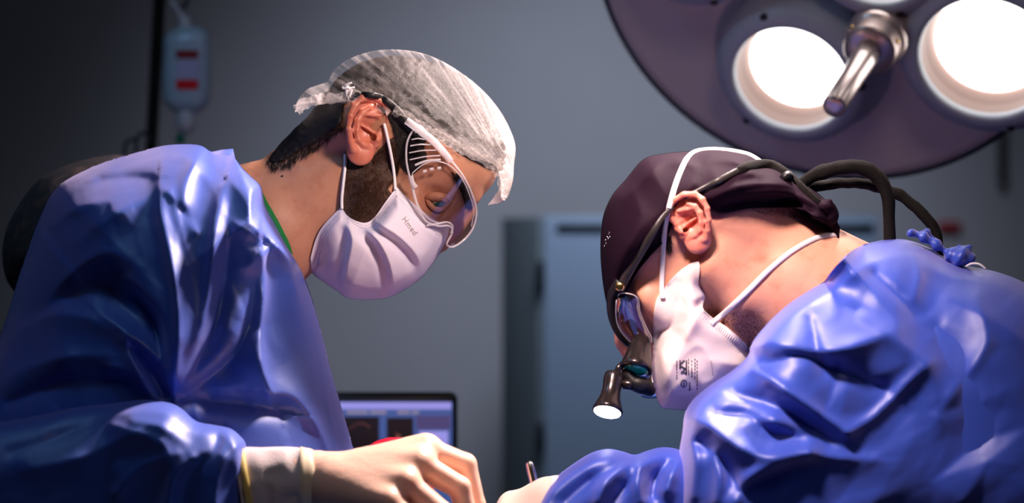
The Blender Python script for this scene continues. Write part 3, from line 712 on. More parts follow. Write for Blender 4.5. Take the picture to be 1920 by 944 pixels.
    def cap_extra(X, Y):
        a, r = ang_r(X, Y); a = np.where(a < 0, a+2*math.pi, a)
        w_ = np.clip(r/60, .15, 1)*np.clip((470-r)/200, .25, 1)
        e = 5.5*w_*(np.abs(np.sin(a*23+1.5*np.sin(r*.02)))+.6*np.abs(np.sin(a*41+2+r*.008)))
        a2 = np.arctan2(Y-170, X-652); e += 4*np.exp(-np.hypot(X-652, Y-170)/90)*np.abs(np.sin(a2*11))
        e += ridges(X, Y, [([(660, 165), (720, 185), (780, 220), (850, 262), (938, 318)], [4, 8, 9, 10, 6], 14, 9), ([(700, 150), (800, 175), (880, 235), (950, 320)], [2, 8, 8, 4], 14, 8)])
        e += ridges(X, Y, [([(640, 160), (660, 172), (668, 186)], [-14, -18, -10], 12, 12)])
        return e+2.5*vnoise(X, Y, 14, 5)
    V, F = relief([('sil', cap_out), ('rim', cap_rim), ('sil', [(915, 385), (935, 382), (952, 372)])], h=4.5, T=152, R=152, zc=0, extra=cap_extra, rim=(125, 150), fix=snap(tree2, cap_rim, 5, 22, 5))
    # far half clears the skull as well
    a, r_ = ang_r(V[:, 0], V[:, 1]); a = np.where(a < 0, a+2*math.pi, a)
    st = np.stack([a*26, r_*.006, V[:, 2]*.004], 1); st[:, 2] = 0
    rimd = seg_dist(V[:, 0], V[:, 1], catmull(cap_rim, 4))[0]
    dn = .95*np.exp(-np.hypot(V[:, 0]-962, V[:, 1]-338)/70)+.38*np.exp(-rimd/10)+.55*np.exp(-np.maximum(0, V[:, 0]-560)/60)*(V[:, 1] > 150)
    dn += .45*np.clip((V[:, 0]-820)/130, 0, 1)**1.5  # extra opacity towards the front, standing in for overexposed light
    cp = build('hair_cap', W(V), F, M['bouffant'], body, attrs={'streak': ('FLOAT_VECTOR', st), 'dense': ('FLOAT', dn)}, label='thin white see-through bouffant cap')
    capt = bvh((V, F), hr)
    # gathered band along the front edge
    def band(pts, wd, name, m, off=3, amp=2.2, seed=0, par=cp):
        c = catmull(pts, 10); zz = smooth1([surf(capt, p[0], p[1], -100) for p in c], 3); V_, F_ = [], []
        for i, p in enumerate(c):
            t = c[min(i+1, len(c)-1)]-c[max(i-1, 0)]; t /= np.linalg.norm(t); n_ = np.array((-t[1], t[0])); u = i/len(c)
            for j in range(6):
                q = j/5-.5; ru = amp*math.sin(i*1.15+2*math.sin(i*.31)+j*.5)*(abs(q)+.25); V_.append((p[0]+n_[0]*wd*q+ru*n_[0], p[1]+n_[1]*wd*q+ru*n_[1], zz[i]-off-3.5*math.cos(q*math.pi)-1.6*abs(math.sin(i*.9+j*.2))))
        for i in range(len(c)-1):
            for j in range(5): F_.append([i*6+j, i*6+j+1, (i+1)*6+j+1, (i+1)*6+j])
        n = len(V_); st_ = np.stack([np.arange(n)//6*.35, np.arange(n) % 6*.3, np.zeros(n)], 1)
        return build(name, W(V_), F_, m, par, attrs={'streak': ('FLOAT_VECTOR', st_), 'dense': ('FLOAT', np.full(n, .5))})
    band([(738, 206), (766, 222), (800, 245), (834, 260), (862, 277), (900, 295), (930, 316), (944, 345), (938, 374)], 20, 'band', M['bouffant'])
    band([(556, 208), (572, 194), (602, 186), (640, 184), (665, 182), (700, 188), (732, 210)], 20, 'band', M['bouffant'], 4)
    kn = []
    for i in range(7):
        q = np.array((648+4*math.cos(i*1.7)+i*1.8, 163+4*math.sin(i*2.3)+i*1.2, surf(capt, 650, 165, -110)-8-(i % 3)*2)); d = np.array((math.cos(i*1.1-2.6), math.sin(i*1.9), -.3))
        kn.append(tube(catmull([q, q+d*6, q+d*13+np.array((0, 2, 0))], 4), [3.2, 2.4, 1.2], 8))
    V, F = join(*kn); build('knot', W(V), F, M['loop'], cp, label='knotted white elastic')
    # ---- black goggle strap
    stp = lay(bvh((cp_v := np.concatenate([hr[0]]), hr[1]), hv, eL), [(662, 178), (690, 178), (716, 184), (742, 206), (768, 238), (792, 262)], 9, -120, 8, 4)
    # ---- goggles
    gz = lambda x, y: -118+max(0, (x-770))*.55+max(0, y-300)*.1
    gog = build('goggles', W(tube(stp, [5, 6, 6, 8, 7, 5], 12, (1.0, .35))[0]), tube(stp, 5, 12)[1], M['black'], body, label='clear safety goggles on a black strap')
    lens_o = [(765, 262), (762, 300), (770, 340), (778, 372), (786, 395), (800, 416), (822, 424), (842, 424), (848, 436), (838, 458), (850, 463), (872, 448), (888, 425), (893, 395), (884, 362), (868, 330), (848, 304), (828, 280), (805, 256), (785, 236)]
    def bulge(X, Y, o=0): # visor surface: wraps from the temple round to the nose
        X = np.asarray(X, float); Y = np.asarray(Y, float); t = np.clip((X*.8+Y*.6-(765*.8+262*.6))/205, 0, 1); z = -142+120*t**3.4
        z = z+np.array([min(0, (surf(tree2, a, b, 0) or 0)-9-c) for a, b, c in zip(X.ravel(), Y.ravel(), z.ravel())]).reshape(z.shape)
        return z+o
    V, F = relief([('sil', lens_o+[lens_o[0]])], h=5, T=0.01, R=8, zc=lambda X, Y: bulge(X, Y), both=False)
    V2, F2 = mirror_z(V, F, 0)
    build('lens', W(V), F, M['visor'], gog, label='clear wraparound lens'); build('lens', W(V2), F2, M['visor'], gog, label='clear wraparound lens, far side')
    def edge(pts, r, closed=False, off=-1, m='visor_edge', name='frame_edge'):
        c = catmull(pts, 7, closed); c3 = np.stack([c[:, 0], c[:, 1], bulge(c[:, 0], c[:, 1], off)], 1); t = tube(c3, r, 8, cap=not closed)
        if closed:
            n = len(c3); t[1].extend([[(n-1)*8+k_, (n-1)*8+(k_+1) % 8, (k_+1) % 8, k_] for k_ in range(8)])
        t2 = mirror_z(*t, 0); build(name, W(t2[0]), t2[1], M[m], gog); return build(name, W(t[0]), t[1], M[m], gog)
    edge(lens_o, 2.0, True)
    edge([(773, 325), (795, 308), (820, 303), (845, 312), (866, 335), (880, 365), (888, 395), (884, 425)], 1.2)
    edge([(773, 325), (776, 355), (786, 388), (806, 412), (830, 420)], 1.0)
    edge([(800, 423), (820, 420), (838, 417), (848, 424), (846, 438)], 2.0)
    for (a, b) in (((778, 250), (786, 248)), ((772, 262), (797, 262)), ((769, 274), (808, 272)), ((767, 287), (818, 282)), ((768, 300), (826, 292))):
        edge([a, ((a[0]+b[0])/2, (a[1]+b[1])/2-2), b], 1.3, name='vent_rib', off=-3)
    edge([(778, 310), (800, 302), (826, 300)], 2.4, name='vent_rib', off=-3)
    for x, y in ((793, 322), (806, 318), (820, 316)):
        edge([(x, y), (x+7, y-1)], 3.0, name='vent_slot', off=-2)
    edge([(770, 330), (773, 342), (780, 352)], 5, name='hinge', off=-3); edge([(836, 288), (842, 300)], 5, name='hinge', off=-3)
    arm = catmull([(762, 226), (790, 247), (820, 272), (846, 303)], 6); a3 = np.stack([arm[:, 0], arm[:, 1], bulge(arm[:, 0], arm[:, 1], -6)], 1)
    t = tube(a3, [7, 7.5, 7, 6], 8, (1, .6)); t2 = mirror_z(*t, 0); build('temple', W(t[0]), t[1], M['visor_edge'], gog); build('temple', W(t2[0]), t2[1], M['visor_edge'], gog)
    # ---- pleated mask
    def mask_extra(X, Y):
        pl = [([(655, 424), (660, 455), (650, 505), (642, 548)], 1.0), ([(684, 426), (712, 456), (732, 500), (738, 550)], 1.25), ([(704, 416), (748, 444), (780, 478), (792, 512)], 1.15)]
        e = np.zeros(X.shape)
        for p_, a_ in pl:      # each pleat: a soft rise that drops off sharply on its far side
            d, t, sd = seg_dist(X, Y, catmull(p_, 6)); env = np.interp(t, [0, .15, .75, 1], [.7, 1, .9, .35])
            e += a_*env*np.where(sd < 0, 17*np.exp(-(d/40)**1.1), 17*np.exp(-(d/6.5)**1.2)-8*np.exp(-((d-14)/10)**2)*np.clip(d/6-.3, 0, 1))
        return e+ridges(X, Y, [([(735, 372), (775, 405), (828, 455)], [2, 3, 2], 4, 4, 2), ([(600, 500), (612, 520), (632, 540)], [-16, -18, -8], 14, 14), ([(606, 540), (640, 530), (700, 545)], [4, 8, 4], 10, 10),
            ([(612, 420), (598, 455), (590, 495)], [4, 4, 4], 4, 4, 2), ([(660, 421), (684, 428), (702, 416)], [-4, -3, -4], 8, 8), ([(790, 480), (770, 520), (740, 548)], [4, 7, 3], 12, 12)])+facets(X, Y, 34, 4, 9)
    m_top = [(640, 388), (655, 408), (683, 418), (702, 408), (722, 380), (744, 351)]
    m_side = [(744, 351), (765, 372), (790, 394), (815, 412), (845, 423)]
    m_sil = [(845, 423), (840, 445), (828, 470), (806, 502), (782, 528), (735, 556), (700, 562), (655, 560), (630, 545), (605, 528), (585, 512), (581, 490)]
    m_back = [(581, 490), (590, 455), (605, 425), (640, 388)]
    V, F = relief([('rim', m_top), ('rim', m_side), ('sil', m_sil), ('rim', m_back)], h=3.2, T=135, R=120, zc=0, extra=mask_extra, rim=(112, 120), fix=snap(tree2, m_back+m_top+m_side, 6, 16, 4))
    mk = build('face_mask', W(V), F, M['mask'], body, label='white pleated surgical mask')
    mt = bvh((V, F))
    # seams of stitches, wire and lettering on the mask
    def stitches(pts, name='stitching'):
        c = catmull(pts, 14); Vs = []
        L = np.r_[0, np.cumsum(np.hypot(*(c[1:]-c[:-1]).T))]
        for s in np.arange(2, L[-1]-2, 4.2):
            a = np.array([np.interp(s, L, c[:, 0]), np.interp(s, L, c[:, 1])]); b = np.array([np.interp(s+2.2, L, c[:, 0]), np.interp(s+2.2, L, c[:, 1])])
            Vs.append(tube([(a[0], a[1], surf(mt, *a, -100)-.5), (b[0], b[1], surf(mt, *b, -100)-.5)], .55, 5))
        q = join(*Vs); build(name, W(q[0]), q[1], M['stitch'], mk)
    stitches([(636, 402), (612, 430), (598, 460), (588, 496)]); stitches([(642, 404), (618, 432), (604, 462), (594, 500)])
    stitches([(650, 408), (682, 423), (704, 413), (728, 380), (742, 360)]); stitches([(655, 414), (682, 428), (708, 418), (732, 386)])
    stitches([(748, 362), (775, 388), (800, 412), (832, 436)]); stitches([(742, 366), (770, 394), (796, 420), (826, 444)])
    def text3(body_, x, y, size, ang, tree_, m, par, sp=1.0, name='lettering', stretch=1.0):
        cu = bpy.data.curves.new('t', 'FONT'); cu.body = body_; cu.size = 1; cu.offset = .012; cu.align_x = 'LEFT'; cu.space_character = sp
        ob = bpy.data.objects.new('t', cu); COL.objects.link(ob); dg = bpy.context.evaluated_depsgraph_get(); me = bpy.data.meshes.new_from_object(ob.evaluated_get(dg))
        bm = bmesh.new(); bm.from_mesh(me); bmesh.ops.triangulate(bm, faces=bm.faces); bmesh.ops.subdivide_edges(bm, edges=[e for e in bm.edges if e.calc_length() > .2], cuts=1)
        bmesh.ops.triangulate(bm, faces=bm.faces); bm.verts.index_update(); ca, sa = math.cos(ang), math.sin(ang); V_ = []
        for v in bm.verts:
            u, w__ = v.co.x*size, -v.co.y*size*stretch; xx, yy = x+u*ca-w__*sa, y+u*sa+w__*ca; V_.append((xx, yy, surf(tree_, xx, yy, -100)-1.0))
        F_ = [[v.index for v in f_.verts] for f_ in bm.faces]; bm.free(); bpy.data.objects.remove(ob)
        return build(name, W(V_), F_, m, par, smooth=False)
    text3('Hmed', 753, 411, 15, math.radians(53), mt, M['print'], mk, 1.1, 'lettering', .95)
    allt = bvh(hv, eL, (V, F), hr, br)
    for pts in ([(641, 392), (641, 370), (644, 340), (647, 312), (647, 290)], [(741, 356), (738, 320), (731, 280), (724, 248), (720, 232)]):
        c3 = lay(allt, pts, 4, -120, 8, 5); t = tube(c3, 3.0, 10); build('ear_loop', W(t[0]), t[1], M['loop'], mk)
    # ---- scrub collar (green) and jacket at the back
    gr = shell([(478, 352), (492, 360), (503, 382), (524, 418), (546, 466), (545, 482), (520, 500), (480, 440)], 7, .5, 3); 
    for s in (-1, 1):
        ks = [q for q in gr[1] if gr[0][q[0], 2]*s > 0]; used = sorted({i for q in ks for i in q}); mp_ = {a: b for b, a in enumerate(used)}
        build('scrub_collar', W(gr[0][used]), [[mp_[i] for i in q] for q in ks], M['scrub'], body, label='green ribbed scrub collar')
    V, F = relief([('sil', [(260, 300), (225, 290), (180, 295), (120, 312), (70, 340), (35, 385), (12, 430), (4, 480), (12, 525), (30, 552), (60, 600), (150, 640), (260, 560), (300, 420), (260, 300)])], h=12, T=190, R=130, zc=150,
                  extra=lambda X, Y: crumple(X, Y, 28, 9, 3, .8, 1, .5))
    build('jacket_back', W(V), F, M['jacket'], body, label='dark mottled clothing bulging behind the shoulder')
    # ---- gown
    def gex(X, Y):
        r = ridges(X, Y, [
            ([(300, 335), (302, 400), (318, 480), (332, 570), (333, 650), (326, 742)], [12, 24, 28, 28, 22, 10], 26, 12),
            ([(366, 305), (345, 345), (350, 400), (372, 470)], [14, 12, 6, 2], 26, 14),
            ([(418, 355), (404, 420), (397, 500), (382, 600), (350, 690), (328, 740)], [18, 28, 30, 28, 18, 8], 36, 17),
            ([(432, 385), (425, 470), (415, 560), (392, 640), (340, 730)], [-6, -20, -30, -28, -8], 18, 26),
            ([(452, 500), (470, 498), (492, 470)], [4, 8, 6], 12, 14),
            ([(492, 480), (494, 540), (486, 620), (492, 690), (508, 738)], [26, 34, 30, 28, 16], 10, 46),
            ([(478, 520), (470, 600), (430, 680), (345, 742)], [-10, -30, -26, -6], 30, 14),
            ([(508, 738), (552, 746), (590, 790), (618, 842)], [18, 24, 22, 16], 30, 12),
            ([(520, 770), (470, 760), (400, 752), (330, 748)], [-26, -34, -30, -10], 14, 34),
            ([(237, 518), (268, 545), (294, 575), (312, 620), (322, 690), (326, 740)], [8, 24, 28, 24, 16, 6], 30, 10),
            ([(260, 560), (290, 610), (305, 680)], [-18, -24, -10], 14, 14),
            ([(187, 588), (220, 612), (252, 636), (290, 668), (320, 705)], [8, 22, 26, 20, 8], 20, 10),
            ([(234, 638), (243, 668), (262, 700), (288, 742)], [10, 18, 18, 8], 9, 9),
            ([(252, 655), (275, 690), (305, 735)], [-12, -20, -12], 12, 12),
            ([(90, 560), (150, 500), (205, 474), (250, 500)], [8, 22, 24, 10], 30, 40),
            ([(60, 600), (120, 560), (190, 540), (260, 600)], [-20, -40, -46, -20], 40, 36),
            ([(105, 420), (135, 395), (200, 378), (212, 395)], [10, 18, 12, 6], 22, 14),
            ([(150, 450), (200, 410), (260, 380), (290, 352)], [8, 20, 20, 8], 34, 26),
            ([(190, 338), (230, 334), (284, 334)], [-12, -12, -8], 9, 14), ([(225, 306), (270, 292), (320, 287)], [-10, -12, -6], 10, 12),
            ([(300, 280), (340, 290), (385, 330), (410, 380)], [6, 10, 10, 4], 22, 18),
            ([(40, 620), (100, 590), (170, 600), (230, 640)], [10, 22, 16, 8], 20, 30),
            ([(30, 700), (110, 672), (200, 668)], [14, 22, 8], 22, 32), ([(20, 755), (120, 720), (240, 712)], [-20, -20, -10], 20, 22),
            ([(210, 690), (245, 700), (285, 745)], [14, 16, 8], 16, 12),
            ([(500, 470), (530, 480), (560, 560)], [12, 18, 10], 20, 24), ([(440, 420), (470, 440), (500, 455), (530, 450)], [8, 12, -8, 6], 14, 12),
            ([(450, 330), (470, 380), (500, 430), (545, 500), (575, 580), (598, 680), (622, 800), (640, 900)], [6, 8, 9, 10, 10, 10, 9, 8], 4, 12, 1.2),
            ([(570, 560), (592, 660), (612, 770), (626, 860)], [-14, -16, -16, -12], 20, 10),
            ([(315, 360), (345, 400), (368, 435)], [10, -8, 6], 8, 8), ([(400, 300), (440, 345), (470, 400)], [5, 7, 4], 10, 12)])
        return r*1.15+facets(X, Y, 62, 15, 11, 1.2, 2.0)+facets(X, Y, 27, 3.0, 12, 1.0, 1.6)
    sil_top = [(-120, 1120), (-110, 900), (-60, 740), (-10, 650), (14, 590), (30, 535), (52, 470), (78, 400), (110, 348), (180, 310), (250, 288), (305, 273), (350, 270), (378, 273), (396, 284), (418, 282), (437, 279)]
    rim_n = [(437, 279), (441, 300), (452, 315), (468, 330), (489, 350), (497, 385), (515, 420), (535, 458), (556, 492), (570, 518)]
    sil_f = [(570, 518), (585, 560), (602, 620), (622, 700), (645, 780), (666, 855), (690, 960), (705, 1120)]
    g1 = relief([('sil', sil_top), ('rim', rim_n), ('sil', sil_f), ('sil', [(705, 1120), (300, 1130), (-120, 1120)])], h=5, T=330, R=lambda X, Y: 300-50*np.clip((X-250)/300, 0, 1), zc=0, extra=gex, rim=(128, 300), fix=snap(tree2, rim_n, 9, 16, 6))
    def sx(X, Y):
        return ridges(X, Y, [
            ([(200, 775), (240, 765), (300, 760), (345, 780), (380, 805)], [8, 16, 18, 16, 8], 14, 22),
            ([(215, 800), (250, 812), (300, 830), (320, 870)], [14, 18, 16, 8], 22, 18), ([(250, 790), (300, 800), (345, 830)], [10, 12, 6], 16, 14),
            ([(370, 800), (400, 802), (430, 812), (446, 850), (452, 900)], [10, 16, 16, 10, 6], 12, 10), ([(360, 860), (330, 890), (310, 950)], [12, 16, 12], 16, 12),
            ([(410, 815), (400, 850), (350, 900), (340, 960)], [-12, -14, -14, -8], 12, 14), ([(60, 880), (150, 860), (230, 820)], [10, 14, 10], 16, 22),
            ([(20, 850), (120, 815), (200, 780)], [-10, -16, -10], 20, 20), ([(220, 925), (260, 880), (330, 850)], [12, 12, 8], 14, 14), ([(420, 860), (405, 900), (400, 960)], [8, 12, 10], 10, 10)])+facets(X, Y, 40, 9, 21, 2.6, 1.6)+facets(X, Y, 20, 2.5, 22, 2.6, 1.4)
    zl = lambda X, Y: -330+np.clip((X-200)/260, 0, 1)*(-60)
    g2 = relief([('sil', [(-120, 830), (-40, 800), (60, 782), (140, 765), (210, 757), (268, 750), (312, 754), (340, 766), (368, 790), (400, 797), (432, 804), (452, 820), (462, 838), (468, 900), (462, 975), (440, 1010), (330, 1070), (120, 1110), (-80, 1080), (-120, 950), (-120, 830)])], h=6, T=115, R=100, zc=zl, extra=sx)
    # skirt of the gown below the frame
    Vk, Fk = [], []; NK = 72
    for i, y in enumerate(np.linspace(1040, 2680, 24)):
        q = i/23; cx_, rx, rz = 300-90*min(1, q*5), 385-100*min(1, q*5), 300+20*q
        for k_ in range(NK):
            a = 2*math.pi*k_/NK; wv = 1+.035*q*math.sin(a*11+q*2)+.03*math.sin(a*5+1); Vk.append((cx_+rx*wv*math.cos(a), y, rz*wv*math.sin(a)))
    for i in range(23):
        for k_ in range(NK): Fk.append([i*NK+k_, i*NK+(k_+1) % NK, (i+1)*NK+(k_+1) % NK, (i+1)*NK+k_])
    q = join(g1, g2, mirror_z(*g2, 0), (np.array(Vk), Fk))
    gown = build('gown', W(q[0]), q[1], M['gown'], body, label='crinkled blue disposable surgical gown')
    # standing collar flap at the back of the neck
    fl = []
    for i, (x, y) in enumerate([(392, 286), (415, 281), (437, 279), (441, 298), (455, 316), (490, 350)]):
        fl += [(x, y, -40-i*14), (x-10, y+26, -100-i*20), (x+0, y+2, -34-i*14), (x-10, y+28, -94-i*20)]
    Ff = []
    for i in range(5):
        a = i*4; Ff += [[a, a+4, a+5, a+1], [a+2, a+3, a+7, a+6], [a, a+2, a+6, a+4], [a+1, a+5, a+7, a+3]]
    build('collar_flap', W(fl), Ff, M['gown'], gown, smooth=True)
    # ---- cuffs and gloves (near, and the far one mirrored)
    def cuff_tube(cs, rs, fl_=(1, 1), n=40, ripple=0):
        return tube(cs, rs, n, fl_)
    for s in (0, 1):
        mir = (lambda q: mirror_z(*q, 0)) if s else (lambda q: q)
        t = mir(tube(catmull([(452, 922, -400), (500, 915, -402), (545, 910, -405), (575, 908, -408)], 8), [86, 76, 72, 66], 48, (1, .8)))
        V_ = np.array(t[0]); dx = crumple(V_[:, 0], V_[:, 2]+V_[:, 1], 24, 6, 31+s); V_[:, 2] -= dx*(1 if not s else -1); cf = build('cuff', W(V_), t[1], M['knit'], gown, label='off-white knitted cuff')
        t = mir(tube(catmull([(457, 920, -400), (464, 919, -400), (470, 918, -400)], 3), [90, 90, 87], 48, (1, .82))); build('cuff_seam', W(t[0]), t[1], M['yellow'], cf, label='yellow cuff seam')
        lo2, hi2 = (540, 780, -600), (940, 1130, -300); h2 = 3.0
        G2 = grid(lo2, hi2, h2)
        wr = (600, 903, -410)
        g = cone(G2, (560, 906, -408), wr, 61, 53, .85)
        mcp = [(798, 846, -400), (786, 872, -440), (760, 908, -475), (728, 942, -500)]; mr = [33, 33, 31, 28]
        pip = [(872, 872, -398), (862, 915, -446), (832, 965, -486), (790, 1000, -512)]
        dip = [(892, 948, -392), (884, 1000, -436), (852, 1038, -470), (805, 1062, -495)]; tip = [(876, 1004, -388), (862, 1052, -425), (828, 1082, -455), (785, 1100, -480)]
        for i in range(4):
            g = smin(g, cone(G2, (625, 900+i*6, -405-i*8), mcp[i], 46, mr[i]), 22)
        for i in range(4):
            g = smin(g, chain(G2, [mcp[i], pip[i], dip[i], tip[i]], [26, 21, 18, 14], 5), 6)
        g = smin(g, chain(G2, [(655, 930, -380), (730, 975, -355), (800, 1005, -360), (850, 1030, -375)], [34, 26, 21, 16], 8), 16)
        g = np.minimum(g, cone(G2, (558, 906, -408), (594, 904, -409), 64, 59, .86))
        if s == 0: gl = nets(g, lo2, h2)
        t = mir(gl); gv = build('glove', W(t[0]), t[1], M['glove'], body, label='thin latex glove drawn over the cuff')
        bd = mir(tube(catmull([(560, 906, -408), (566, 906, -408), (590, 905, -409), (596, 904, -409)], 3), [62, 68, 62, 56], 48, (1, .87)))
        build('rolled_edge', W(bd[0]), bd[1], M['glove_band'], gv, label='thick yellowish rolled glove edge')
    return body
person_left()

# ------------------------------------------------------------------ person at the right
def person_right():
    zc = -150
    lo, hi, h = (1110, 260, zc-200), (1720, 800, zc+200), 3.2
    G = grid(lo, hi, h)
    f = ell(G, (1325, 405, zc), (176, 108, 130), math.radians(-12))
    f = smin(f, ell(G, (1225, 460, zc), (84, 100, 118), math.radians(25)), 30)
    f = smin(f, ell(G, (1270, 545, zc), (100, 92, 104), math.radians(30)), 34)
    f = smin(f, ell(G, (1275, 620, zc), (76, 76, 72), math.radians(30)), 30)
    for s in (-1, 1):
        f = smin(f, chain(G, [(1335, 500, zc+s*92), (1390, 560, zc+s*84), (1372, 630, zc+s*46), (1345, 662, zc+s*8)], [44, 36, 32, 32], 20), 30)
        f = smin(f, cone(G, (1215, 560, zc+s*80), (1250, 590, zc+s*76), 26, 24), 22)
        f = smax(f, -ell(G, (1178, 575, zc+s*84), (24, 22, 30)), 12)
    f = smin(f, chain(G, [(1158, 585, zc), (1172, 640, zc), (1190, 672, zc)], [15, 18, 20], 8), 12)
    f = smin(f, chain(G, [(1400, 470, zc), (1500, 545, zc), (1640, 640, zc)], [104, 118, 160], 30), 40)
    f = smin(f, cone(G, (1420, 452, zc), (1590, 548, zc), 84, 100), 20)
    f = smin(f, cone(G, (1345, 475, zc-84), (1490, 640, zc-50), 32, 40), 30)
    f = smin(f, cone(G, (1345, 475, zc+84), (1490, 640, zc+50), 32, 40), 30)
    hv = nets(f, lo, h)
    e1 = ear(1300, 420, zc-136, (-.40, -.91), (.91, -.40), 1.74, turn=.2, wide=1.32); e2 = mirror_z(*e1, zc)
    low = body_low(zc, (1640, 640, zc), (1850, 1500, zc), (1780, 2300, zc), (1880, 3110, -1), None, None)
    V, F = join(hv, e1, e2, low); nh, ne = len(hv[1]), len(e1[1])
    W0 = W([(1850, 3172, zc)])[0]; org = (float(W0[0]), float(W0[1]), 0)
    Vw = W(V); Vw[:, 2] = np.maximum(Vw[:, 2], .002)
    body = build('person', Vw, F, [M['skin_r'], M['ear_r'], M['scrub']], org=org)
    mi = np.zeros(len(F), int); mi[nh:nh+2*ne] = 1; mi[nh+2*ne:] = 2; body.data.polygons.foreach_set('material_index', mi)
    tag(body, 'person in blue gown and dark plum cap, wearing magnifying glasses with a headlight', 'person')
    tree = bvh(hv)
    X2, Y2 = G[0][:, 0, 0][:, None]*np.ones((1, G[1].shape[1])), G[1][0, :, 0][None, :]*np.ones((G[0].shape[0], 1))
    def shell(poly, off, wobble=1.5, k=6, sd=3):
        P2 = poly_sd(X2, Y2, catmull(poly, 4, True)); n_ = (vnoise(X2, Y2, 7, sd)-.5)*2*wobble
        g = smax(f-off-n_[:, :, None], P2[:, :, None].astype(np.float32)+n_[:, :, None], k); g = np.maximum(g, -(f+9)); return nets(g, lo, h)
    def strands(poly, cnt, ln, d0, m, name, wd=.6, lift=2., seed=1, sig=.3):
        r = np.random.default_rng(seed); V_, F_ = [], []; P = np.array(poly, float); got = 0
        while got < cnt:
            x, y = r.uniform(P[:, 0].min(), P[:, 0].max()), r.uniform(P[:, 1].min(), P[:, 1].max())
            if not inside(np.array([x]), np.array([y]), P)[0]: continue
            got += 1; z = surf(tree, x, y)
            if z is None: continue
            d = np.array(d0)+r.normal(0, sig, 2); d /= np.linalg.norm(d); L = ln*r.uniform(.5, 1.2); px_ = np.array((-d[1], d[0]))*wd; b_ = len(V_)
            for q in (0, .5, 1):
                xx, yy = x+d[0]*L*q, y+d[1]*L*q; zz = surf(tree, xx, yy, z)-lift*(.3+q); V_ += [(xx-px_[0]*(1-q*.9), yy-px_[1]*(1-q*.9), zz), (xx+px_[0]*(1-q*.9), yy+px_[1]*(1-q*.9), zz-.4)]
            F_ += [[b_, b_+1, b_+3, b_+2], [b_+2, b_+3, b_+5, b_+4]]
        return build(name, W(V_), F_, m, body)
    strands([(1320, 575), (1360, 590), (1400, 575), (1440, 600), (1430, 650), (1405, 660), (1350, 620)], 900, 4, (.3, 1), M['strand_r'], 'beard_hair', .28, 1.4, 2)
    strands([(1400, 388), (1500, 385), (1540, 400), (1500, 408), (1430, 402)], 350, 7, (.8, .6), M['strand_r'], 'nape_hair', .35, 1.4, 3)
    strands([(1246, 445), (1258, 440), (1260, 472), (1250, 470)], 160, 10, (-.1, 1), M['hair'], 'sideburn', .6, 2, 4)
    # ---- cap
    sil = [(1150, 608), (1135, 560), (1127, 500), (1126, 450), (1131, 405), (1148, 366), (1172, 338), (1205, 300), (1240, 289), (1300, 283), (1350, 281), (1400, 287), (1432, 303), (1470, 316), (1510, 345), (1545, 372), (1566, 400), (1573, 440)]
    rimp = [(1573, 440), (1552, 428), (1530, 410), (1500, 392), (1450, 390), (1400, 392), (1345, 404), (1318, 400), (1280, 400), (1262, 420), (1248, 450), (1220, 480), (1195, 512), (1175, 550), (1160, 590), (1150, 608)]
    def cex(X, Y):
        return 1.8*ridges(X, Y, [
            ([(1240, 290), (1275, 300), (1300, 310)], [8, 10, 4], 10, 10), ([(1330, 290), (1380, 300), (1420, 330)], [10, 14, 6], 12, 10),
            ([(1330, 372), (1380, 352), (1440, 345), (1500, 350), (1540, 378)], [6, 12, 14, 12, 6], 14, 10), ([(1340, 385), (1400, 366), (1470, 362), (1530, 385)], [6, 12, 12, 6], 9, 9),
            ([(1345, 392), (1400, 378), (1480, 376), (1520, 392)], [-8, -12, -12, -6], 8, 8), ([(1350, 340), (1400, 326), (1450, 328)], [8, 10, 6], 14, 12),
            ([(1300, 345), (1230, 430), (1180, 500), (1150, 580)], [4, 8, 8, 4], 10, 16), ([(1255, 430), (1205, 480), (1160, 560)], [-6, -10, -8], 10, 8),
            ([(1240, 400), (1190, 440), (1140, 540)], [3, 8, 5], 20, 20), ([(1180, 345), (1200, 400), (1170, 470), (1140, 500)], [3, 5, 5, 3], 20, 20),
            ([(1240, 300), (1215, 330), (1185, 360)], [5, 5, 2], 12, 12), ([(1240, 460), (1200, 500), (1172, 540)], [8, 10, 6], 7, 6)])+crumple(X, Y, 60, 4, 17, -.7, 1, .5)
    V, F = relief([('sil', sil), ('rim', rimp)], h=4, T=150, R=120, zc=zc, extra=cex, rim=(132, 140), fix=snap(tree, rimp, 6, 26, 4))
    cp = build('surgical_cap', W(V), F, M['cap_r'], body, label='dark plum fabric surgical cap tied at the back')
    capV = (V, F); tc_ = bvh(hv, capV)
    lo3, hi3 = (1500, 350, zc-190), (1600, 470, zc+60); G3 = grid(lo3, hi3, 2.5)
    g = smin(ell(G3, (1545, 388, zc-70), (20, 14, 26)), ell(G3, (1556, 404, zc-60), (17, 20, 24)), 8); g = smin(g, ell(G3, (1530, 400, zc-62), (14, 14, 22)), 6)
    g = smin(g, chain(G3, [(1552, 410, zc-60), (1566, 428, zc-55), (1572, 446, zc-55)], [10, 8, 3], 6), 5); g = smin(g, chain(G3, [(1540, 384, zc-80), (1556, 378, zc-82)], [8, 5], 3), 4)
    q = nets(g, lo3, 2.5); build('knot', W(q[0]), q[1], M['cap_r'], cp, label='knotted cap ties')
    # small glinting badge on the cap
    bd = []
    for i, (x, y) in enumerate([(1138, 446), (1141, 441), (1135, 452), (1140, 449), (1136, 458), (1143, 446), (1133, 463), (1142, 438)]):
        z = surf(tc_, x, y, zc)-1; bd.append(tube([(x, y, z), (x+1.5, y-2.5, z-.5)], 1.7, 6))
    q = join(*bd); build('badge', W(q[0]), q[1], M['chrome'], cp, label='tiny row of pale glinting beads')
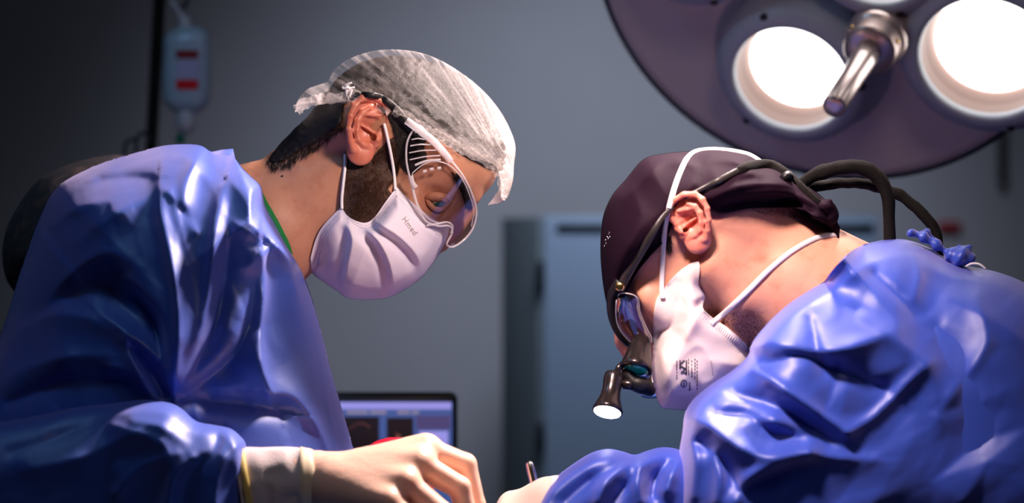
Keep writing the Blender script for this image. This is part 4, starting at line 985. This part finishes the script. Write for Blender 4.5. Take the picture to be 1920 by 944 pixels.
    # ---- respirator
    def mex(X, Y):
        return 1.7*ridges(X, Y, [([(1232, 560), (1230, 640), (1250, 700), (1268, 760)], [6, 10, 10, 5], 14, 22), ([(1312, 585), (1290, 625), (1262, 680), (1244, 730)], [8, 14, 14, 6], 26, 9),
            ([(1320, 580), (1350, 612), (1398, 650)], [5, 5, 4], 5, 5), ([(1262, 530), (1285, 560), (1300, 590)], [6, 6, 4], 16, 16), ([(1300, 500), (1300, 550), (1318, 575)], [6, 7, 4], 10, 12), ([(1245, 600), (1280, 640), (1290, 700)], [-3, -6, -3], 24, 18)])+crumple(X, Y, 36, 3, 40, 1.1)
    V, F = relief([('rim', [(1242, 545), (1262, 520), (1285, 500), (1308, 490), (1312, 505), (1310, 535), (1322, 556), (1318, 578), (1336, 596), (1366, 616), (1402, 648)]), ('sil', [(1402, 648), (1412, 690), (1385, 730), (1340, 768), (1300, 771), (1262, 768), (1240, 764), (1228, 735), (1222, 700), (1223, 640), (1224, 590), (1230, 560), (1242, 545)])],
                  h=4.5, T=122, R=90, zc=zc, extra=mex, rim=(118, 90), fix=snap(tree, [(1242, 545), (1262, 520), (1285, 500), (1308, 490), (1312, 505), (1310, 535), (1322, 556), (1318, 578), (1336, 596), (1366, 616), (1402, 648)], 6, 14, 4))
    mk = build('respirator', W(V), F, M['mask_r'], body, label='white folded respirator mask with printing')
    mt = bvh((V, F))
    # printed rows, a triangle mark and a ring on the respirator (turned a quarter)
    def bar(x0, y0, x1, y1, r_, out_):
        n = max(2, int(math.hypot(x1-x0, y1-y0)/4)); pts = [(x0+(x1-x0)*i/n, y0+(y1-y0)*i/n) for i in range(n+1)]; out_.append(tube([(a, b, surf(mt, a, b, zc-90)-.4) for a, b in pts], r_, 6, (1, .5)))
    pr = []
    for x, y0, y1 in ((1269, 677, 712), (1291, 674, 704), (1297, 676, 708), (1303, 673, 712), (1307, 676, 734)):
        y = y0
        while y < y1: bar(x, y, x, min(y+random.uniform(2.5, 6), y1), .9, pr); y += random.uniform(4, 8)
    bar(1275, 676, 1275, 692, 1.4, pr); bar(1275, 684, 1283, 676, 1.6, pr); bar(1275, 686, 1284, 692, 1.6, pr); bar(1287, 690, 1277, 700, 1.6, pr); bar(1287, 676, 1287, 702, 1.3, pr); bar(1280, 697, 1287, 702, 1.5, pr)
    for i in range(12):
        a = i*math.pi/6; b_ = a+math.pi/6; bar(1282+5.5*math.cos(a), 720+7*math.sin(a), 1282+5.5*math.cos(b_), 720+7*math.sin(b_), .9, pr)
    bar(1282, 715, 1282, 725, .9, pr); bar(1293, 716, 1293, 732, .9, pr); bar(1295, 732, 1291, 732, .9, pr)
    q = join(*pr); build('printing', W(q[0]), q[1], M['print_r'], mk, label='small black printed marks')
    pr = []
    for i in range(22):
        t = i/21; x, y = 1322+76*t, 592+56*t; bar(x, y, x-5, y+8, .7, pr)
    bar(1333, 675, 1337, 705, .7, pr)
    q = join(*pr); build('crimped_edge', W(q[0]), q[1], M['stitch'], mk)
    allt = bvh(hv, e1, capV, (V, F))
    c3 = lay(allt, [(1428, 306), (1400, 290), (1350, 282), (1310, 284), (1290, 296), (1276, 322), (1264, 355), (1254, 392)], 3, zc-20, 8, 2); t = tube(c3, 5.5, 10, (1, .4)); build('strap', W(t[0]), t[1], M['loop'], mk, label='white elastic strap over the cap')
    c3 = lay(bvh(hv, capV, (V, F)), [(1254, 392), (1248, 420), (1244, 460), (1242, 500), (1241, 545), (1243, 560)], 3, zc-100, 8, 4); t = tube(c3, 4.8, 10, (1, .4)); build('strap', W(t[0]), t[1], M['loop'], mk, label='white elastic strap in front of the ear')
    c3 = lay(bvh(hv, (V, F)), [(1334, 607), (1362, 584), (1400, 548), (1440, 508), (1480, 475), (1515, 454), (1545, 443), (1570, 442)], 4, zc-60, 8, 5); t = tube(c3, 5.2, 10, (1, .45)); build('strap', W(t[0]), t[1], M['loop'], mk, label='white elastic strap round the neck')
    # ---- magnifying glasses with headlight
    tmp = lay(bvh(hv, capV), [(1262, 388), (1242, 408), (1222, 440), (1196, 482), (1176, 515), (1162, 545)], 7, zc-110, 8, 5)
    t = tube(tmp, [4, 5, 6.5, 8, 9, 8], 12, (1, .4)); gl = build('magnifying_glasses', W(t[0]), t[1], M['grey_temple'], body, label='black magnifying glasses with a small headlight and head strap')
    c3 = lay(bvh(hv, capV), [(1282, 372), (1320, 352), (1350, 338), (1388, 318)], 9, zc-130, 8, 5); t = tube(c3, [3.5, 5, 7, 7], 10, (1, .6)); build('temple_sleeve', W(t[0]), t[1], M['grey_temple'], gl)
    c3 = lay(bvh(hv, capV), [(1380, 322), (1410, 312), (1445, 312), (1475, 328), (1500, 350), (1540, 385)], 9, zc-60, 8, 5); t = tube(c3, [8, 11, 12, 10, 9, 6], 12, (1, .5)); build('head_strap', W(t[0]), t[1], M['cable'], gl)
    z0 = surf(tc_, 1475, 333, zc-80)-14; q = join(tube([(1473, 330, z0), (1478, 338, z0-6)], [14, 12], 12)); build('strap_clip', W(q[0]), q[1], M['black'], gl)
    gz = zc-104
    out = [(1163, 528), (1152, 545), (1146, 565), (1147, 592), (1156, 618), (1172, 640), (1188, 652)]
    c3 = np.array([(x, y, gz+i*12) for i, (x, y) in enumerate(out)]); t = tube(catmull(c3, 6), [9, 10, 8, 7, 7, 6], 10, (1, 1)); t2 = mirror_z(*t, zc); build('front_frame', W(t2[0]), t2[1], M['black'], gl); build('front_frame', W(t[0]), t[1], M['black'], gl)
    inn = [(1158, 556), (1178, 551), (1196, 560), (1200, 585), (1212, 615), (1222, 640), (1196, 648), (1172, 632), (1156, 602)]
    V, F = relief([('sil', inn+[inn[0]])], h=5, T=5, R=25, zc=lambda X, Y: gz-14+(Y-550)*.6, both=False); t2 = mirror_z(V, F, zc); build('lens', W(t2[0]), t2[1], M['loupe_lens'], gl); build('lens', W(V), F, M['loupe_lens'], gl, label='violet-tinted clear lens')
    c = catmull(inn, 5, True); c3 = np.stack([c[:, 0], c[:, 1], gz-15+(c[:, 1]-550)*.6], 1); t = tube(c3, 1.2, 6); build('lens_rim', W(t[0]), t[1], M['visor_edge'], gl)
    def lat(prof_, o, axis, n=36): # lathe in building space
        v, f_ = lathe([(a, b) for a, b in prof_], o, axis, n); return W(v), f_
    zz = gz-22
    build('hinge_screw', *lat([(8.5, 6), (8.5, -1), (7, -3), (2, -3)][::-1], (1162, 538, zz-2), (0.1, 0, 1), 24), M['gold'], gl, label='gold round hinge screw')
    bz = zc-70
    lp = build('loupe', *lat([(15, -6), (18, 0), (21, 14), (25, 34), (30, 52), (32, 60), (31, 66), (24, 66)], (1202, 640, bz), (-.15, .82, -.46)), M['gunmetal'], gl, label='tapering dark magnifier barrel')
    ax = np.array((-.15, .82, -.46)); ax /= np.linalg.norm(ax); e = np.array((1202, 640, bz))+ax*66
    build('loupe_glass', *lat([(2, 2.6), (14, 2), (24, 0), (24, -3)][::-1], tuple(e), tuple(ax)), M['green_lens'], lp, label='green coated glass')
    lp2 = build('loupe', *lat([(15, -6), (18, 0), (21, 14), (25, 34), (29, 52), (30, 60), (29, 66), (24, 66)], (1222, 676, zc+40), (.1, .86, -.30)), M['gunmetal'], gl, label='second dark magnifier barrel beyond')
    e2 = np.array((1222, 676, zc+40))+np.array((.1, .86, -.3))/np.linalg.norm((.1, .86, -.3))*66
    build('loupe_glass', *lat([(2, 2.6), (14, 2), (24, 0), (24, -3)][::-1], tuple(e2), (.1, .86, -.3)), M['green_lens'], lp2)
    br = tube(catmull([(1172, 692, bz-30), (1186, 716, bz-30), (1204, 724, bz-28), (1222, 735, bz-10)], 6), [8, 15, 17, 10], 16); build('bracket', W(br[0]), br[1], M['black'], gl)
    br = tube(catmull([(1157, 700, bz-36), (1160, 690, bz-34), (1172, 680, bz-26)], 5), [5, 6, 6], 12); build('bracket_arm', W(br[0]), br[1], M['gunmetal'], gl)
    build('thumb_screw', *lat([(9, -9), (10, -7), (10, 7), (9, 9)], (1177, 722, bz-38), (1, .1, -.2), 20), M['gunmetal'], gl)
    ha = (-.16, .86, -.42)
    hl = build('headlight', *lat([(12, -2), (17, 0), (18.5, 4), (19, 12), (18, 24), (17.5, 34), (19, 48), (23, 60), (27, 70), (29, 76), (28.5, 80), (26, 81), (25.5, 77)], (1152, 702, bz-38), ha, 44), M['gunmetal'], gl, label='small flared black headlight, switched on')
    ax = np.array(ha)/np.linalg.norm(ha); e = np.array((1152, 702, bz-38))+ax*80
    build('headlight_glass', *lat([(25.4, -2), (25.3, 1.2), (20, 2.2), (4, 3)], tuple(e), ha, 40), M['led'], hl, label='glowing headlight glass')
    # cables from the strap to the back
    for pts, rr, l in (([(1498, 348, -30), (1530, 328, -40), (1572, 316, -50), (1612, 314, -50), (1644, 330, -50), (1664, 366, -50), (1667, 410, -50), (1669, 470, -50)], [10, 13, 14, 14, 14, 13, 11, 12], 'black cable sleeve arching up'),
                       ([(1505, 354, -10), (1550, 347, 0), (1600, 343, 0), (1640, 350, 0), (1690, 368, 0), (1732, 404, -10), (1755, 436, -15), (1760, 480, -20)], [12, 10, 9, 11, 11, 11, 10, 9], 'black cable sleeve running back')):
        c3 = catmull([(a, b, zc+z_+0) for a, b, z_ in pts], 12); t = tube(c3, rr, 16); V_ = np.array(t[0]); V_ += np.array([[0, wob((v[0]*.05, v[1]*.05, 0))*3, 0] for v in V_]); build('cable', W(V_), t[1], M['cable'], gl, label=l)
    # ---- gown
    def gex(X, Y):
        return 1.2*ridges(X, Y, [
            ([(1560, 560), (1620, 600), (1680, 640), (1740, 690), (1755, 740)], [6, 12, 14, 14, 6], 20, 34),
            ([(1640, 515), (1690, 560), (1716, 590)], [-10, -14, -6], 8, 10), ([(1430, 620), (1500, 580), (1560, 545), (1640, 490), (1700, 478)], [6, 8, 8, 8, 4], 16, 14),
            ([(1520, 600), (1530, 650), (1545, 700)], [-8, -12, -6], 10, 12), ([(1440, 640), (1520, 660), (1600, 650), (1680, 620)], [12, 20, 22, 8], 26, 26),
            ([(1420, 690), (1500, 668), (1580, 700), (1660, 730)], [-10, -24, -24, -12], 22, 26),
            ([(1400, 680), (1350, 720), (1310, 760)], [10, 14, 8], 12, 18), ([(1410, 690), (1470, 730), (1540, 780), (1590, 812)], [10, 20, 22, 10], 12, 12),
            ([(1380, 740), (1450, 760), (1530, 810), (1560, 830)], [-14, -22, -18, -8], 22, 14), ([(1590, 812), (1640, 780), (1700, 720), (1745, 680)], [8, 12, 12, 6], 12, 12),
            ([(1285, 782), (1330, 800), (1390, 840), (1440, 858), (1510, 846)], [14, 24, 28, 26, 12], 18, 22), ([(1400, 790), (1450, 790), (1500, 800)], [10, 16, 6], 14, 16),
            ([(1340, 775), (1400, 780), (1450, 812), (1500, 822)], [-12, -16, -14, -8], 12, 12), ([(1380, 940), (1400, 900), (1460, 868), (1520, 850)], [16, 22, 18, 8], 18, 12),
            ([(1310, 830), (1350, 860), (1385, 920)], [-14, -22, -14], 10, 12), ([(1290, 810), (1305, 860), (1300, 930)], [14, 20, 14], 10, 12), ([(1340, 850), (1350, 890), (1345, 940)], [14, 16, 12], 9, 9),
            ([(1520, 850), (1580, 860), (1640, 862)], [12, 14, 6], 10, 18), ([(1780, 560), (1860, 600), (1920, 640)], [10, 14, 12], 30, 26), ([(1760, 620), (1800, 690), (1830, 800)], [-16, -24, -16], 26, 30),
            ([(1830, 560), (1850, 640), (1800, 720), (1760, 780)], [10, 14, 12, 6], 20, 20), ([(1716, 480), (1724, 520), (1715, 560)], [6, 8, 4], 8, 8), ([(1740, 500), (1790, 520), (1860, 520)], [6, 10, 6], 12, 10)])+facets(X, Y, 60, 15, 61, 2.4, 1.8)+facets(X, Y, 28, 3.5, 62, 2.4, 1.5)
    rp = [(1622, 458), (1598, 470), (1578, 488), (1560, 508), (1546, 528)]
    s1 = [(1546, 528), (1500, 556), (1470, 578), (1440, 606), (1412, 640), (1402, 668), (1372, 696), (1330, 724), (1298, 752), (1284, 778), (1280, 810), (1272, 860), (1266, 940), (1262, 1120)]
    s2 = [(1262, 1120), (1700, 1130), (2160, 1120), (2150, 900), (2060, 680), (1980, 570), (1920, 530), (1868, 510), (1820, 500), (1780, 486), (1745, 466), (1700, 450), (1660, 450), (1622, 458)]
    ff = lambda X: (lambda q: q*q*(3-2*q))(np.clip((X-1440)/320, 0, 1))
    g1 = relief([('rim', rp), ('sil', s1), ('sil', s2)], h=6.5, T=lambda X, Y: 150+150*ff(X), R=lambda X, Y: 130+120*ff(X), zc=lambda X, Y: zc-210*(1-ff(X)), extra=gex, rim=(lambda X, Y: 135+0*X, 200), fix=snap(tree, rp, 9, 16, 6))
    # flatten the opening so the collar hugs the neck
    def fx(X, Y):
        return 1.5*ridges(X, Y, [
            ([(1020, 940), (1050, 900), (1100, 868), (1140, 852)], [10, 16, 18, 10], 14, 20), ([(1060, 940), (1110, 900), (1160, 872)], [-12, -16, -8], 14, 14),
            ([(1120, 940), (1140, 900), (1180, 870), (1195, 862)], [14, 18, 14, 8], 14, 12), ([(1200, 940), (1195, 905), (1205, 870), (1235, 850)], [12, 16, 14, 8], 12, 9), ([(1222, 930), (1230, 895), (1250, 870)], [-16, -20, -10], 9, 10),
            ([(1250, 920), (1262, 885), (1275, 860)], [14, 16, 8], 9, 12), ([(1150, 940), (1170, 915), (1190, 890)], [-8, -12, -6], 9, 9)])+facets(X, Y, 32, 9, 71, 2.2, 1.5)
    fr = [(998, 975), (1004, 945), (1022, 915), (1050, 890), (1080, 868), (1110, 850), (1140, 843), (1168, 848), (1190, 854), (1215, 846), (1240, 840), (1265, 842), (1290, 850), (1350, 870), (1500, 930), (1520, 1040), (1400, 1100), (1150, 1080), (1030, 1040), (998, 975)]
    g2 = relief([('sil', fr)], h=5.5, T=95, R=80, zc=lambda X, Y: zc-190-50*np.clip((1300-X)/300, 0, 1), extra=fx)
    Vk, Fk = [], []; NK = 72
    for i, y in enumerate(np.linspace(1040, 2680, 24)):
        q = i/23; cx_, rx, rz = 1710+90*min(1, q*5), 430-130*min(1, q*5), 300+20*q
        for k_ in range(NK):
            a = 2*math.pi*k_/NK; wv = 1+.035*q*math.sin(a*11+q*2)+.03*math.sin(a*5+1); Vk.append((cx_+rx*wv*math.cos(a), y, zc+rz*wv*math.sin(a)))
    for i in range(23):
        for k_ in range(NK): Fk.append([i*NK+k_, i*NK+(k_+1) % NK, (i+1)*NK+(k_+1) % NK, (i+1)*NK+k_])
    q = join(g1, mirror_z(*g1, zc), g2, mirror_z(*g2, zc), (np.array(Vk), Fk))
    gown = build('gown', W(q[0]), q[1], M['gown_r'], body, label='bright blue surgical gown tied at the neck')
    # ties at the nape
    lo3, hi3 = (1690, 410, -330), (1840, 520, -80); G3 = grid(lo3, hi3, 2.5)
    g = chain(G3, [(1704, 437, -230), (1730, 444, -220), (1760, 462, -215), (1774, 474, -210)], [4, 8, 9, 4], 5); g = smin(g, chain(G3, [(1706, 436, -230), (1738, 438, -195), (1770, 470, -200)], [4, 7, 4], 5), 6)
    g = smin(g, ell(G3, (1800, 482, -210), (27, 20, 28)), 6); g = smin(g, chain(G3, [(1796, 476, -215), (1799, 458, -215)], [13, 3], 4), 6); g = smin(g, chain(G3, [(1812, 476, -215), (1821, 462, -215)], [10, 4], 4), 5)
    n3 = (np.sin(G3[0]*.22+G3[1]*.1)*2).astype(np.float32); q = nets(g+n3, lo3, 2.5); build('tie_knot', W(q[0]), q[1], M['gown_r'], gown, label='blue fabric ties knotted at the nape')
    c3 = catmull([(1812, 500, -230), (1822, 495, -235), (1836, 496, -240), (1848, 505, -240)], 5); t = tube(c3, 2.2, 8); build('tie_string', W(t[0]), t[1], M['loop'], gown)
    # gloves
    lo2, hi2, h2 = (860, 850, zc-340), (1110, 1130, zc-120), 3.0
    G2 = grid(lo2, hi2, h2); z2 = zc-240
    g = cone(G2, (1085, 950, z2), (1030, 946, z2), 50, 50, .85)
    mcp = [(962, 950, z2+25), (956, 972, z2), (960, 996, z2-25), (975, 1020, z2-45)]
    for i in range(4):
        m_ = mcp[i]; g = smin(g, cone(G2, (1035, 948+i*8, z2+8-i*6), m_, 44, 29), 20)
        g = smin(g, chain(G2, [m_, (m_[0]-34, m_[1]+34, m_[2]), (m_[0]-40, m_[1]+76, m_[2]+4), (m_[0]-22, m_[1]+104, m_[2]+6)], [25, 20, 17, 13], 5), 6)
    g = smin(g, chain(G2, [(1020, 985, z2+36), (975, 1030, z2+55), (935, 1060, z2+45), (915, 1085, z2+30)], [30, 24, 20, 15], 8), 14)
    gq = nets(g, lo2, h2)
    for s in (0, 1):
        t = mirror_z(*gq, zc) if s else gq; build('glove', W(t[0]), t[1], M['glove_r'], body, label='pale latex glove')
        t = tube(catmull([(1075, 950, z2), (1050, 948, z2), (1030, 947, z2)], 4), [58, 56, 53], 40, (1, .87)); t = mirror_z(*t, zc) if s else t; build('cuff', W(t[0]), t[1], M['mask_r'], gown, label='white cuff')
    return body
person_right()

# ------------------------------------------------------------------ things in the hands
z2 = -390
t = tube(catmull([(992, 868, z2+30), (995, 880, z2+28), (1003, 915, z2+20), (1012, 960, z2+10), (1020, 1010, z2)], 6), [6, 8, 8, 7, 5], 14)
o = build('forceps', W(t[0]), t[1], M['chrome'], org=W([(1012, 960, z2)])[0]); tag(o, 'thin steel instrument standing up from the pale glove', 'instrument')
def red_thing():
    V, F = relief([('sil', [(668, 856), (684, 842), (705, 828), (730, 821), (756, 822), (790, 836), (815, 880), (800, 940), (720, 960), (670, 900), (668, 856)])], h=5, T=40, R=45, zc=-290, extra=lambda X, Y: ridges(X, Y, [([(682, 850), (708, 834), (740, 829)], [5, 6, 5], 4, 6)]))
    o = build('rubber_bulb', W(V), F, M['red'], org=W([(735, 900, -330)])[0]); tag(o, 'shiny red rounded item just behind the gloved hand', 'bulb')
red_thing()
# ------------------------------------------------------------------ operating table and drape, just below the frame
def table():
    r = root('operating_table', (.02, 1.83, 0), 'padded operating table standing between the two surgeons', 'table')
    build('top', *box((.03, 1.74, .80), (.36, .94, .08), .02), M['black'], r)
    build('column', *box((.03, 1.74, .42), (.24, .34, .68), .03), M['dark_metal'], r)
    build('base', *box((.03, 1.74, .04), (.3, .7, .08), .02), M['dark_metal'], r)
    n = 40; V, F = [], []
    for i in range(n+1):
        for j in range(n+1):
            u, v = i/n-.5, j/n-.5; x = .03+u*.38; y = 1.74+v*.96; hump = .08*math.exp(-(u/.35)**4)
            V.append((x, y, .845+hump+.006*math.sin(v*30)*math.cos(u*20)))
    for i in range(n):
        for j in range(n): F.append([i*(n+1)+j, (i+1)*(n+1)+j, (i+1)*(n+1)+j+1, i*(n+1)+j+1])
    o = build('surgical_drape', V, F, M['drape'], org=(.02, 1.95, .845)); tag(o, 'dark blue sheet laid over the operating table', 'drape')
table()
